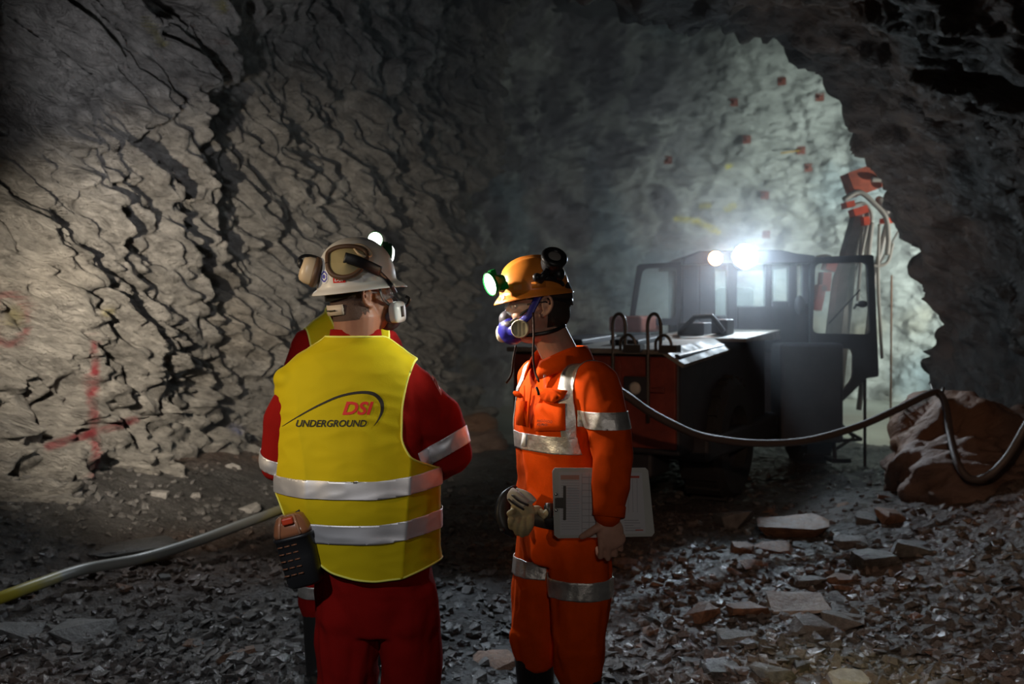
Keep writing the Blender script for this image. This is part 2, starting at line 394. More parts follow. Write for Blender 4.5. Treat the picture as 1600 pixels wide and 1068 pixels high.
# far chamber wall and its roof
FW = [(-1.3, 13.3), (-1.45, 14.6), (-0.6, 17.2), (1.4, 19.2), (4.2, 19.9), (7.2, 18.6), (9.3, 15.6), (9.8, 12.6), (8.8, 10.4), (7.2, 10.15)]
Z2 = np.linspace(-0.4, 8.2, 230)
def lean_far(z): z0 = np.clip(z, 0, 9); return 0.012 * z0 ** 2 + 0.35 * np.clip((z0 - 4.5) / 3.7, 0, 1) ** 3 * 5 + 0.3 * np.clip(0.8 - z0, 0, 2)
def far_disp(p):
    return 0.38 * rock_disp(p * 1.5 + np.array([0, 30, 0]), sgn=1.0, ang=math.radians(18), big=1.8) + 0.10 * ridged(p * 0.9, 3)
PF = wall_surface(FW, 520, Z2, lean_far, 1, far_disp)
me = grid_mesh(PF, 520, 230); Pf = PF.reshape(-1, 3); S = scr(Pf)
gm = sstep(Pf[:, 0], 2.2, 5.0)[:, None]  # light falloff put into the rock colour: dark left, pale towards the lit right
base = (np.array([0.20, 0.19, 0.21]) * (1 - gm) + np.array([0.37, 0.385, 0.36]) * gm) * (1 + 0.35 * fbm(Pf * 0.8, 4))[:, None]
vein = sstep(ridged(Pf * 0.75 + 4, 3), 0.95, 1.35)[:, None]; base = base * (1 - 0.4 * vein) + np.array([0.62, 0.64, 0.60]) * 0.4 * vein
blue = sstep(pn(Pf * 0.6 + 61), 0.05, 0.5)[:, None]; base = base * (1 - 0.45 * blue) + np.array([0.16, 0.27, 0.34]) * 0.45 * blue
oc = (sstep(pn(Pf * 1.1 + 21), 0.2, 0.55) * sstep(-Pf[:, 2], -2.6, -1.0))[:, None]; base = base * (1 - 0.5 * oc) + np.array([0.34, 0.28, 0.15]) * 0.5 * oc
XY = S + np.stack([pn(Pf * 2), pn(Pf * 2 + 9)], 1) * 4
YEL = (0.55, 0.47, 0.02)
for a, b, r in [((1057, 341), (1090, 346), 3.5), ((1085, 345), (1122, 361), 4), ((1098, 323), (1108, 322), 4), ((1136, 325), (1146, 321), 4), ((1136, 259), (1140, 260), 3.5)]:
    base = spray(base, seg_d(XY, a, b), r * 1.6, YEL, 1.0)
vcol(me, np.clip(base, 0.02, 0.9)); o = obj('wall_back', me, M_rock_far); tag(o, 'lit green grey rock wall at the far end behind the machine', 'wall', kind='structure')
bm = bmesh.new(); bmesh.ops.create_grid(bm, x_segments=90, y_segments=70, size=1)
for v in bm.verts: v.co = Vector((4.0 + v.co.x * 8.5, 15.2 + v.co.y * 6.2, 6.9))
me = bpy.data.meshes.new('c'); bm.to_mesh(me); bm.free()
P = verts_np(me); P[:, 2] += 0.6 * rock_disp(P) ; me.vertices.foreach_set('co', P.ravel()); vcol(me, np.tile([[0.10, 0.10, 0.11]], (len(P), 1)))
o = obj('ceiling', me, M_rock_far); tag(o, 'high shadowed rock roof over the far chamber', 'ceiling', kind='structure')
# rock behind the viewer closes the tunnel
bm = bmesh.new(); bmesh.ops.create_grid(bm, x_segments=60, y_segments=50, size=1)
for v in bm.verts: v.co = Vector((v.co.x * 6.5, -3.2, 2.5 + v.co.y * 3.4))
me = bpy.data.meshes.new('c'); bm.to_mesh(me); bm.free()
P = verts_np(me); P[:, 1] += 0.8 * rock_disp(P[:, [1, 0, 2]]); me.vertices.foreach_set('co', P.ravel()); vcol(me, np.tile([[0.10, 0.09, 0.08]], (len(P), 1)))
o = obj('wall_rear', me, M_rock_dark); tag(o, 'dark rock closing the tunnel behind the viewer', 'wall', kind='structure')

# floor
def floor_z(x, y):
    x = np.asarray(x, float); y = np.asarray(y, float); P = np.stack([x, y, 0 * x], 1)
    z = 0.07 * pn(P * 0.5) + 0.035 * pn(P * 1.6 + 4)
    rut = 0.05 * (np.exp(-((x - 0.0 - 0.16 * (y - 4)) / 0.35) ** 2) + np.exp(-((x + 1.7 - 0.1 * (y - 4)) / 0.35) ** 2)); z = z - rut
    rightside = sstep(x - (0.9 + 0.17 * y), 0, 2.2); z = z + 0.42 * rightside * sstep(-y, -10.5, -8.0) * (1 + 0.5 * pn(P * 0.9 + 7))
    lw = np.interp(y, [1.5, 3.6, 6, 8.6, 10.2, 11.6, 12.4], [-4.6, -4.1, -3.7, -3.05, -2.55, -1.75, -1.15])
    z = z + 0.40 * sstep(-(x - lw), -1.5, 0.1) * sstep(-y, -13, -11)
    return z * sstep(-y, -14.5, -11.5) * 1.0
def floor_fine(x, y):
    P = np.stack([x, y, 0 * x], 1)
    m = 0.5 + 0.5 * sstep(pn(P * 0.7 + 50), -0.3, 0.3)
    return floor_z(x, y) + m * (0.020 * ridged(P * 4.0, 2) + 0.014 * np.abs(pn(P * 11)) + 0.008 * pn(P * 24))
def floor_patch(name, x0, x1, y0, y1, nx, ny, f):
    yy = y0 + (y1 - y0) * (np.linspace(0, 1, ny)); X, Y = np.meshgrid(np.linspace(x0, x1, nx), yy, indexing='ij')
    Z = f(X.ravel(), Y.ravel()).reshape(X.shape); return grid_mesh(np.stack([X, Y, Z], -1), nx, ny)
M_floor = mat('wet_rubble_mud', (0.1, 0.1, 0.1), 0.36, attr='Col', bump=1.0, bscale=38, bdist=0.05, var=0.4, vscale=7, rvar=0.18, spec=0.6)
ysn = 2.2 + (12.0 - 2.2) * np.linspace(0, 1, 700) ** 1.25
X = np.zeros((560, 700)); 
for j, y in enumerate(ysn): X[:, j] = np.linspace(max(-5.2, -0.62 * y - 0.6), min(5.4, 0.62 * y + 0.6), 560)
Y = np.tile(ysn, (560, 1)); Z = floor_fine(X.ravel(), Y.ravel()).reshape(X.shape)
PFL = np.stack([X, Y, Z], -1); Pf = PFL.reshape(-1, 3)
def floor_col(Pf):
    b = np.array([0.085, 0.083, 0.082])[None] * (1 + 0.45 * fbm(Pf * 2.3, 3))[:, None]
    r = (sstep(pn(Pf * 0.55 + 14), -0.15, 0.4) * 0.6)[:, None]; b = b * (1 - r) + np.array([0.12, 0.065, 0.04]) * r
    return b
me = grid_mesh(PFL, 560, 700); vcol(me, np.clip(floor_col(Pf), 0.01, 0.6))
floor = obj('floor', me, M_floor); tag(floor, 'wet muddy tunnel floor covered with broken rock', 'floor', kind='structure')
me = floor_patch('f', -3.5, 11, 12.0, 20.5, 200, 120, lambda x, y: floor_z(x, y) - 0.02 + 0.02 * pn(np.stack([x, y, 0 * x], 1) * 3))
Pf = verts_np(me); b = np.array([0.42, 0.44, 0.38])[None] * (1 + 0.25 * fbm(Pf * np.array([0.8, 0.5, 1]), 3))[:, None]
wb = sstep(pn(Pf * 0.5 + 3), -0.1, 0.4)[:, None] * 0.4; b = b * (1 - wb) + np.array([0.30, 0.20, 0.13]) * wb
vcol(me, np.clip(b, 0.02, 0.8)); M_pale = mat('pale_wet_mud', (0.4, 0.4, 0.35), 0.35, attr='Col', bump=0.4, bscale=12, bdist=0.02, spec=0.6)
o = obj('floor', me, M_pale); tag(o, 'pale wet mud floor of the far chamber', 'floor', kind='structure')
me = floor_patch('f', -8, 8, -3.6, 2.25, 90, 60, lambda x, y: floor_z(x, y) - 0.0)
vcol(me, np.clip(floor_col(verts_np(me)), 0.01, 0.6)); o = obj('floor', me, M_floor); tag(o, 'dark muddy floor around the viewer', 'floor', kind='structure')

# ------------------------------------------------------------------ loose rock
rng = random.Random(5)
def rock_bm(seed, flat=0.45, jag=0.10, n=16, elong=1.3):
    r = random.Random(seed); bm = bmesh.new()
    for _ in range(n):
        v = Vector((r.gauss(0, 1), r.gauss(0, 1), r.gauss(0, 1))).normalized()
        v = Vector([math.copysign(abs(c) ** 0.45, c) for c in v]) * 0.92 * r.uniform(0.82, 1.0)
        bm.verts.new((v.x * 0.5 * elong, v.y * 0.5, v.z * 0.5 * flat))
    res = bmesh.ops.convex_hull(bm, input=bm.verts)
    bmesh.ops.delete(bm, geom=[g for g in res['geom_interior'] if isinstance(g, bmesh.types.BMVert)], context='VERTS')
    bmesh.ops.dissolve_limit(bm, angle_limit=math.radians(14), verts=bm.verts, edges=bm.edges)
    return bm
def rock_detail(bm, seed, amt=0.03):
    bmesh.ops.triangulate(bm, faces=bm.faces)
    bmesh.ops.subdivide_edges(bm, edges=bm.edges, cuts=3, use_grid_fill=True)
    P = np.array([v.co[:] for v in bm.verts]); bm.normal_update()
    d = amt * ridged(P * np.array([3, 3, 9]) + seed * 3.1, 2) - amt * 0.5 + 0.25 * amt * pn(P * 16)
    for v, k in zip(bm.verts, d): v.co += v.normal * k
    return bm
M_stone = mat('grey_stone', (0.13, 0.128, 0.125), 0.5, bump=0.8, bscale=14, bdist=0.02, var=0.4, vscale=5, spec=0.5, rvar=0.15)
M_stone_red = mat('rusty_stone', (0.20, 0.115, 0.075), 0.5, bump=0.8, bscale=14, bdist=0.02, var=0.45, vscale=5, spec=0.5, rvar=0.15)
M_stone_pale = mat('pale_stone', (0.30, 0.29, 0.28), 0.55, bump=0.7, bscale=14, bdist=0.02, var=0.3, vscale=5, spec=0.5)
M_stone_dark = mat('black_wet_stone', (0.06, 0.058, 0.055), 0.3, bump=0.8, bscale=14, bdist=0.02, var=0.4, vscale=5, spec=0.6)
def ground_at(px, py):
    Y = F * CAMH / (py - HY)
    for _ in range(8):
        X = (px - CX) / F * Y; z = float(floor_z([X], [Y])[0]); Y = F * (CAMH - z) / (py - HY)
    X = (px - CX) / F * Y; return X, Y, float(floor_z([X], [Y])[0])
# named slabs: px, py of the base, width px, height ratio, material, turn, tilt, label
SLABS = [
 (1247, 842, 100, .36, M_stone_red, -8, 5, 'long rusty brown slab lying in the rubble right of the machine', 'rock_slab'),
 (1153, 826, 62, .55, M_stone, 12, -6, 'blue-lit grey slab at the edge of the machine shadow', 'rock_slab'),
 (1254, 962, 88, .34, M_stone_pale, -3, 8, 'flat pale grey angular slab with a clean top in the right rubble', 'rock_slab'),
 (1171, 966, 62, .42, M_stone_red, 4, -4, 'small brown block with pale top left of the flat pale slab', 'rock_slab'),
 (1268, 996, 62, .5, M_stone, 25, 14, 'olive grey slab leaning under the flat pale slab', 'rock_slab'),
 (1325, 985, 60, .42, M_stone, -15, 5, 'grey flaky slab right of the leaning olive slab', 'rock_slab'),
 (1100, 972, 52, .6, M_stone_red, 30, 4, 'rounded rusty rock left of the brown block', 'rock'),
 (1157, 1010, 66, .24, M_stone, -4, 6, 'thin grey slab in the lower rubble, tilted to the viewer', 'rock_slab'),
 (1130, 1060, 56, .5, M_stone_dark, 10, 4, 'dark block at the bottom edge below the thin slab', 'rock'),
 (1212, 1066, 60, .5, M_stone, 16, 4, 'pale topped rock at the bottom edge of the right rubble', 'rock'),
 (1335, 1078, 66, .35, M_stone_pale, 8, 10, 'slab caught in the yellow lamp pool at the bottom edge', 'rock_slab'),
 (1334, 858, 46, .5, M_stone, -20, 6, 'grey wedge right of the long rusty slab', 'rock'),
 (1163, 868, 36, .6, M_stone_red, 22, 10, 'small brown wedge below the blue-lit slab', 'rock'),
 (1212, 868, 56, .35, M_stone_red, -6, 12, 'low brown slab just under the long rusty slab', 'rock_slab'),
 (1393, 822, 44, .7, M_stone_red, 35, 16, 'upright brown rock against the foot of the boulder', 'rock'),
 (1358, 820, 30, .8, M_stone, -30, 20, 'narrow pale stone standing beside the upright brown rock', 'rock'),
 (1375, 890, 68, .5, M_stone_dark, 12, 0, 'dark grey block in the middle of the right rubble', 'rock'),
 (1430, 872, 56, .5, M_stone_dark, -12, 6, 'black wet block under the boulder on the right', 'rock'),
 (1270, 920, 44, .5, M_stone, 5, 2, 'squarish grey block above the flat pale slab', 'rock'),
 (1180, 890, 34, .5, M_stone_red, 5, 2, 'small rounded brown stone under the brown wedge', 'rock'),
 (1320, 915, 46, .4, M_stone_red, 20, 6, 'brown stone right of the squarish grey block', 'rock'),
 (22, 1000, 66, .55, M_stone, 8, 4, 'grey block cut by the left edge of the photo', 'rock'),
 (112, 1000, 96, .35, M_stone, -12, 8, 'fluted slab like a shell, right of the block at the left edge', 'rock_slab'),
 (368, 1034, 62, .38, M_stone_red, -4, 4, 'brown flaky slab near the lower left of the yellow vest worker', 'rock_slab'),
 (190, 880, 120, .25, M_stone_dark, 4, 4, 'long dark slab lying just above the hose on the left', 'rock_slab'),
 (247, 825, 26, .6, M_stone_pale, 4, 4, 'pale stone above the middle of the left hose', 'rock'),
 (362, 765, 24, .6, M_stone_pale, 20, 4, 'bright pale stone at the foot of the left wall near the worker', 'rock'),
 (258, 784, 16, .9, M_stone_pale, 40, 14, 'small white pointed stone below the red cross wall', 'rock'),
 (305, 784, 14, .9, M_stone_pale, 10, 14, 'small white stone between the pointed stone and the bright pale stone', 'rock'),
 (385, 800, 34, .5, M_stone_pale, -30, 14, 'tilted grey stone right above the far end of the left hose', 'rock'),
 (772, 1045, 62, .4, M_stone_red, 10, 6, 'rusty wet slab on the floor between the two workers', 'rock_slab'),
]
def place_rock(bm, name, px, py, wpx, m, turn, tilt, label, group=None):
    X, Y, Zg = ground_at(px, py); wd = 1.25 * wpx / F * Y
    o = obj(name, bm, m, smooth=True); sharp(o, 28); o.scale = (wd / 1.2,) * 3
    o.rotation_euler = (math.radians(tilt), math.radians(tilt * 0.4), math.radians(turn))
    hz = 0.5 * abs(max(v.co.z for v in o.data.vertices) - min(v.co.z for v in o.data.vertices)) * wd / 1.2
    o.location = (X, Y + wd * 0.2, Zg + hz * 0.75); tag(o, label, 'rock', group); return o
for i, (px, py, wpx, fl, m, tn, ti, lab, nm) in enumerate(SLABS):
    place_rock(rock_detail(rock_bm(100 + i, fl, n=13 if 'slab' in nm else 18), i, 0.022), nm, px, py, wpx, m, tn, ti, lab)
# loose stones, each an object; stones of a zone look alike
ZONES = [('stones in the right rubble', 'loose angular stone in the rubble slope on the right', 150, (960, 1560), (770, 1066), (M_stone, M_stone_red, M_stone_dark, M_stone_red), (12, 46)),
         ('stones at the foot of the left wall', 'loose grey stone scattered along the foot of the left wall', 62, (10, 420), (770, 900), (M_stone, M_stone, M_stone_dark, M_stone_pale), (7, 26)),
         ('stones on the near left floor', 'loose wet stone on the dark floor left of the yellow vest worker', 48, (10, 480), (905, 1066), (M_stone_dark, M_stone, M_stone_red), (10, 34)),
         ('stones between the workers', 'small wet stone on the floor between the two workers', 34, (690, 830), (880, 1066), (M_stone_dark, M_stone, M_stone_pale), (6, 20))]
protos = {}
for zi, (grp, lab, cnt, xr, yr, ms, wr) in enumerate(ZONES):
    for k in range(cnt):
        px = rng.uniform(*xr); py = yr[0] + (yr[1] - yr[0]) * rng.random() ** 1.15
        if zi == 0 and py < 890 - (px - 950) * 0.42: continue
        key = (zi, k % 12)
        wpx = (wr[0] + (wr[1] - wr[0]) * rng.random() ** 2.2) * (0.55 + 0.6 * (py - 740) / 320)
        if key not in protos:
            o = place_rock(rock_detail(rock_bm(400 + zi * 20 + key[1], rng.uniform(0.35, 0.7), n=12), k, 0.03), 'stone', px, py, wpx, ms[k % len(ms)], rng.uniform(0, 180), rng.uniform(-14, 14), lab, grp)
            protos[key] = o
        else:
            o = protos[key].copy(); COL.objects.link(o)
            X, Y, Zg = ground_at(px, py); wd = wpx / F * Y; o.scale = (wd / 1.2,) * 3; o.location = (X, Y, Zg + wd * 0.10)
            o.rotation_euler = (rng.uniform(-.25, .25), rng.uniform(-.25, .25), rng.uniform(0, 6.28)); tag(o, lab, 'rock', grp)
# gravel: uncountable
def scatter_mesh(N, xr, yr, sr, seed, zone=None):
    r = np.random.RandomState(seed); vs = []; fs = []; n0 = 0
    base = []
    for k in range(8):
        b = rock_bm(700 + k, 0.6, n=11, elong=1.15); b.verts.index_update(); base.append((np.array([v.co[:] for v in b.verts]), [[v.index for v in f.verts] for f in b.faces])); b.free()
    px = r.uniform(*xr, N); py = yr[0] + (yr[1] - yr[0]) * r.uniform(0, 1, N) ** 0.8
    Y = F * CAMH / (py - HY); X = (px - CX) / F * Y; Zg = floor_fine(X, Y)
    for i in range(N):
        V, Fc = base[r.randint(8)]; s = (sr[0] + (sr[1] - sr[0]) * r.uniform() ** 3.6)
        e = Euler((r.uniform(-.6, .6), r.uniform(-.6, .6), r.uniform(0, 6.3))).to_matrix(); R = np.array(e)
        vs.append(V @ R.T * s + np.array([X[i], Y[i], Zg[i] + s * 0.12])); fs += [[a + n0 for a in f] for f in Fc]; n0 += len(V)
    me = bpy.data.meshes.new('g'); me.from_pydata(np.concatenate(vs).tolist(), [], fs); me.update()
    P = verts_np(me); b = floor_col(P) * 1.35 * (1 + 0.6 * pn(P * 9))[:, None]; vcol(me, np.clip(b, 0.01, 0.5)); return me
M_gravel = mat('wet_gravel', (0.1, 0.1, 0.1), 0.27, attr='Col', bump=1.0, bscale=45, bdist=0.02, spec=0.8)
o = obj('gravel', scatter_mesh(15000, (-40, 1640), (745, 1110), (0.007, 0.080), 3), M_gravel, smooth=True); sharp(o, 38)
tag(o, 'wet gravel and rock chips strewn over the tunnel floor', 'gravel', kind='stuff')

# big reddish boulder at the foot of the right wall
def blob_rock(name, loc, size, seed, m, label, ang=25, amt=1.0):
    bm = bmesh.new(); bmesh.ops.create_icosphere(bm, subdivisions=6, radius=1.0)
    P = np.array([v.co[:] for v in bm.verts]); Q = P * np.array(size)
    Q = np.sign(P) * np.abs(P) ** 0.8 * np.array(size); N = P
    d = amt * (0.20 * pn(Q * 1.4 + seed) + 0.10 * pn(Q * 3 + seed)) + amt * 0.45 * rock_disp(Q + np.array([seed, 0, 0]), sgn=-1.0, ang=math.radians(ang), big=0.3)
    Q = Q + N * d[:, None]
    for v, q in zip(bm.verts, Q): v.co = q
    me = bpy.data.meshes.new(name); bm.to_mesh(me); bm.free(); P = verts_np(me) + np.array(loc)
    b = np.array([0.15, 0.10, 0.08])[None] * (1 + 0.3 * fbm(P * np.array([1.5, 1.5, 4]), 3))[:, None]
    rr = sstep(pn(P * 1.3 + 5), 0, 0.5)[:, None]; b = b * (1 - rr * .7) + np.array([0.16, 0.075, 0.035]) * rr * .7
    vcol(me, np.clip(b, 0.01, 0.6)); o = obj(name, me, m, loc=loc); return tag(o, label, 'rock')
M_boulder = mat('reddish_foliated_rock', (0.2, 0.15, 0.12), 0.55, attr='Col', bump=1.0, bscale=9, bdist=0.03, bstretch=(1, 1, 2.6), brot=(math.radians(-20), math.radians(-30), 0), spec=0.4)
blob_rock('boulder', (3.75, 8.0, 0.18), (0.62, 0.70, 0.60), 3.0, M_boulder, 'big reddish brown boulder at the foot of the right wall under the hanging cable')
blob_rock('boulder', (4.75, 7.9, 0.1), (0.42, 0.5, 0.55), 8.0, M_rock_dark, 'dark wet boulder at the right edge of the photo beside the big reddish one', amt=0.8)
for px, py, Y, sz, lab in ((727, 668, 12.3, (.32, .2, .14), 'brown rock ledge seen between the workers, the upper one'), (742, 700, 11.6, (.36, .2, .16), 'brown rock ledge seen between the workers, the lower one'), (400, 745, 9.3, (.30, .25, .10), 'rusty rock at the foot of the left wall beside the yellow vest')):
    p = at(px, py, Y); blob_rock('rock', (p.x, p.y, max(p.z - 0.05, 0.05)), sz, px * 0.1, M_boulder, lab, amt=0.5)
# ------------------------------------------------------------------ haze in the far tunnel
bm = bmesh.new(); box(bm, (2.5, 14.8, 3.6), (20, 12.8, 8.2))
hz = bpy.data.materials.new('dust_haze'); hz.use_nodes = True; nt = hz.node_tree
nt.nodes.remove(nt.nodes['Principled BSDF'])
vs = nt.nodes.new('ShaderNodeVolumeScatter'); vs.inputs['Color'].default_value = (0.92, 0.94, 1.0, 1); vs.inputs['Density'].default_value = 0.058
vs.inputs['Anisotropy'].default_value = 0.35
nt.links.new(vs.outputs[0], nt.nodes['Material Output'].inputs['Volume'])
o = obj('haze', bm, hz, smooth=False); tag(o, 'thin grey dust haze hanging around the machine', 'haze', kind='stuff')

# ------------------------------------------------------------------ mining machine
M_orange_paint = mat('dusty_orange_paint', (0.19, 0.032, 0.018), 0.6, bump=0.3, bscale=20, var=0.35, vscale=5)
M_black_steel = mat('dark_grimy_steel', (0.028, 0.027, 0.032), 0.55, bump=0.3, bscale=25, var=0.3, vscale=6)
M_dusty_top = mat('dusty_pale_sheet', (0.17, 0.16, 0.14), 0.7, bump=0.6, bscale=10, var=0.35, vscale=4, rvar=0.15)
M_tyre = mat('tyre_rubber', (0.02, 0.02, 0.02), 0.8, bump=0.4, bscale=30)
M_glass = mat('dirty_window_glass', (0.55, 0.62, 0.58), 0.18, alpha=0.28, spec=0.5)
M_steel_rail = mat('worn_steel_tube', (0.10, 0.09, 0.08), 0.4, metal=0.6)
M_white_glow = mat('white_lamp_glass', (1, 1, 1), 0.3, emis=(0.86, 0.96, 1.0), estr=60)
M_amber_glow = mat('amber_lamp_glass', (1, .6, .3), 0.3, emis=(1.0, 0.42, 0.14), estr=30)
M_lens_dim = mat('dim_lamp_glass', (0.5, 0.47, 0.40), 0.15, spec=0.8)

mach = thing('mining_machine', 'dark red and black underground mining machine with open cab doors and lit roof lamps', 'mining machine', (2.3, 9.0, 0.0))
def mpart(name, bm, m, bevel=0.0, label=None, parent=None, smooth=False):
    par = parent or mach
    o = obj(name, bm, m, smooth=smooth)
    o.parent = par; off = Vector(mach.location) if par is mach else Vector((0, 0, 0))
    if par is mach:
        for v in o.data.vertices: v.co -= off
    else:
        for v in o.data.vertices: v.co -= Vector(mach.location)
    if bevel: mod_bevel(o, bevel)
    if label: o['label'] = label
    return o
yaw1 = math.radians(30)
R1 = Matrix.Rotation(-yaw1, 4, 'Z')       # rear module: local +Y runs forward along the machine, +X to its right
RC0 = Vector((1.25, 7.5, 0))              # rear right corner on the ground
def m1(x, y, z): return RC0 + (R1 @ Vector((x, y, 0))) + Vector((0, 0, z))
def quadbox(bm, pts8):
    V = [bm.verts.new(p) for p in pts8]
    for f in ((0, 3, 2, 1), (4, 5, 6, 7), (0, 1, 5, 4), (1, 2, 6, 5), (2, 3, 7, 6), (3, 0, 4, 7)): bm.faces.new([V[i] for i in f])
def mb(bm, x0, x1, y0, y1, z0, z1, z1b=None, fn=m1):
    zb = z1 if z1b is None else z1b
    quadbox(bm, [fn(x0, y0, z0), fn(x1, y0, z0), fn(x1, y1, z0), fn(x0, y1, z0), fn(x0, y0, z1), fn(x1, y0, z1), fn(x1, y1, zb), fn(x0, y1, zb)])
W = 1.45
# engine hood: orange rear plate, dark sides, pale dusty top
bm = bmesh.new(); mb(bm, -W, 0, 0.03, 2.35, 0.50, 1.27, 1.38); mpart('engine_hood', bm, M_black_steel, 0.02)
bm = bmesh.new(); mb(bm, -W + .02, -0.02, 0.0, 0.05, 0.55, 1.25); mb(bm, -W + .1, -.1, -0.03, 0.0, 0.98, 1.02)
mb(bm, -.5, -.46, -0.02, 0, .58, 1.22); mb(bm, -1.0, -.96, -0.02, 0, .58, 1.22)
rp = mpart('rear_panel', bm, M_orange_paint, 0.008, label='dusty dark orange rear panel')
bm = bmesh.new()
for k in range(7): mb(bm, -.9, -.55, -0.015, 0.01, .62 + k * .045, .64 + k * .045)
mpart('vent_grille', bm, M_black_steel)
bm = bmesh.new(); pts = [(-W, -0.02, 1.28), (-.12, -0.02, 1.30), (0.03, .12, 1.24)]
mb(bm, -W - .02, -.10, -0.05, 1.15, 1.27, 1.31, 1.37)
mpart('hood_cover', bm, M_dusty_top, 0.01, label='pale dusty sheet cover')
bm = bmesh.new(); quadbox(bm, [m1(-.10, -.05, 1.27), m1(.03, .02, 1.17), m1(.03, 1.15, 1.25), m1(-.10, 1.15, 1.33), m1(-.10, -.05, 1.305), m1(.045, .02, 1.20), m1(.045, 1.15, 1.28), m1(-.10, 1.15, 1.365)])
mpart('hood_edge', bm, M_dusty_top, label='pale sloping edge sheet')
bm = bmesh.new(); mb(bm, -.75, .16, 1.20, 2.30, 1.34, 1.372, 1.43); mpart('hood_cover', bm, M_dusty_top, 0.01, label='pale shiny forward cover')
# flaps and clutter on the hood
bm = bmesh.new(); mb(bm, -1.2, -.9, .2, .9, 1.33, 1.37, 1.40); mb(bm, -.7, -.45, .3, .9, 1.33, 1.37, 1.40); mpart('hood_flap', bm, M_black_steel, .01)
bm = bmesh.new(); mb(bm, -.55, -.30, 1.45, 1.75, 1.38, 1.50); mb(bm, -.25, -.1, 1.5, 1.7, 1.4, 1.53)
tube(bm, [m1(-.5, 1.4, 1.42), m1(-.35, 1.35, 1.55), m1(-.2, 1.38, 1.56), m1(-.1, 1.4, 1.42)], .025, 8); mpart('air_filter', bm, M_black_steel, .01)
bm = bmesh.new(); mb(bm, -1.35, -1.0, 1.7, 2.2, 1.40, 1.56, 1.56); mpart('hydraulic_tank', bm, mat('faded_red_paint', (0.30, 0.10, 0.07), .5, var=.3), .03)
# two grab rails with their low loops
def rail(x, y):
    bm = bmesh.new(); a = m1(x, y, 1.30); 
    tube(bm, smooth_path([m1(x - .05, y, .75), m1(x - .05, y, 1.30), m1(x - .05, y, 1.52), m1(x, y, 1.58), m1(x + .05, y, 1.52), m1(x + .05, y, 1.30)], 30), .014, 10)
    r = mpart('grab_rail', bm, M_steel_rail, smooth=True)
    bm = bmesh.new(); tube(bm, smooth_path([m1(x + .02, y - .02, 1.30), m1(x + .03, y - .03, 1.38), m1(x + .09, y - .03, 1.42), m1(x + .14, y - .03, 1.38), m1(x + .15, y - .02, 1.30)], 20), .012, 8)
    mb(bm, x + .06, x + .2, y - .06, y + .04, 1.29, 1.345); mpart('lifting_loop', bm, M_steel_rail, smooth=False)
px_rail = lambda px: None
def x_for_px(px, y):      # local x on the rear edge whose screen column is px
    best = min((abs(CX + F * (m1(x / 200.0, y, 0).x) / (m1(x / 200.0, y, 0).y) - px), x / 200.0) for x in range(-320, 40)); return best[1]
rail(x_for_px(967, -.04), -.04); rail(x_for_px(1022, -.04), -.04)
# rear lamp in its dark socket
lx = x_for_px(994, -.03)
bm = bmesh.new(); mb(bm, lx - .10, lx + .10, -.05, -.01, .92, 1.10); hl = mpart('rear_lamp', bm, M_black_steel, .01)
d1 = (R1 @ Vector((0, -1, 0))); bm = bmesh.new(); lathe(bm, [(.0005, .0), (.045, .0), (.05, .012), (.03, .022), (.0005, .026)], frame(m1(lx, -.05, 1.01), d1), 24); mpart('lamp_glass', bm, M_lens_dim, parent=hl, smooth=True)
# chassis, fenders, wheels
bm = bmesh.new(); mb(bm, -W - .1, .12, .35, 2.6, .42, .62); mb(bm, -W + .25, -.25, .1, .5, .30, .56); mpart('chassis', bm, M_black_steel, .03)
def wheel(c, ax, r=.52, wd=.38):
    bm = bmesh.new(); h = wd / 2
    lathe(bm, [(r * .55, -h), (r * .88, -h), (r, -h * .7), (r, h * .7), (r * .88, h), (r * .55, h), (r * .5, h * .6), (r * .5, -h * .6)], frame(c, ax), 36)
    M = frame(c, ax)
    for k in range(18):
        a = 2 * math.pi * k / 18
        q = M @ Vector((math.cos(a) * r * .99, math.sin(a) * r * .99, 0)); rot = (M.to_3x3() @ Matrix.Rotation(a, 3, 'Z'))
        box(bm, q, (.05, .07, wd * .8), rot)
    w_ = mpart('wheel', bm, M_tyre, smooth=False)
    bm = bmesh.new(); lathe(bm, [(.0005, -h * .6), (r * .5, -h * .6), (r * .5, h * .55), (r * .42, h * .3), (r * .2, h * .35), (r * .18, h * .6), (.0005, h * .6)], frame(c, ax), 28)
    mpart('rim', bm, M_black_steel, parent=w_)
axv = R1 @ Vector((1, 0, 0))
wheel(m1(-.08, 1.15, .52), axv); wheel(m1(-W + .08, 1.15, .52), -axv)
# cab module
def m2(x, y, z): return Vector((x, y, z))
cabY = 9.75
Xp = lambda px, Y=cabY: (px - CX) / F * Y
Zp = lambda py, Y=cabY: CAMH - (py - HY) / F * Y
bm = bmesh.new(); mb(bm, Xp(1062), Xp(1312), cabY + .02, cabY + 1.7, .34, 1.05, fn=m2); mb(bm, Xp(1205), Xp(1300), cabY - .35, cabY + .1, .36, 1.30, fn=m2); mb(bm, Xp(1090), Xp(1312), cabY + .01, cabY + 1.6, 1.0, 1.28, fn=m2)
mpart('cab_base', bm, M_black_steel, .03)
wheel(Vector((Xp(1300) - .02, cabY + .75, .52)), Vector((1, 0, 0)), .52, .34); wheel(Vector((Xp(1062) - .25, cabY + .9, .52)), Vector((-1, 0, 0)), .52, .34)
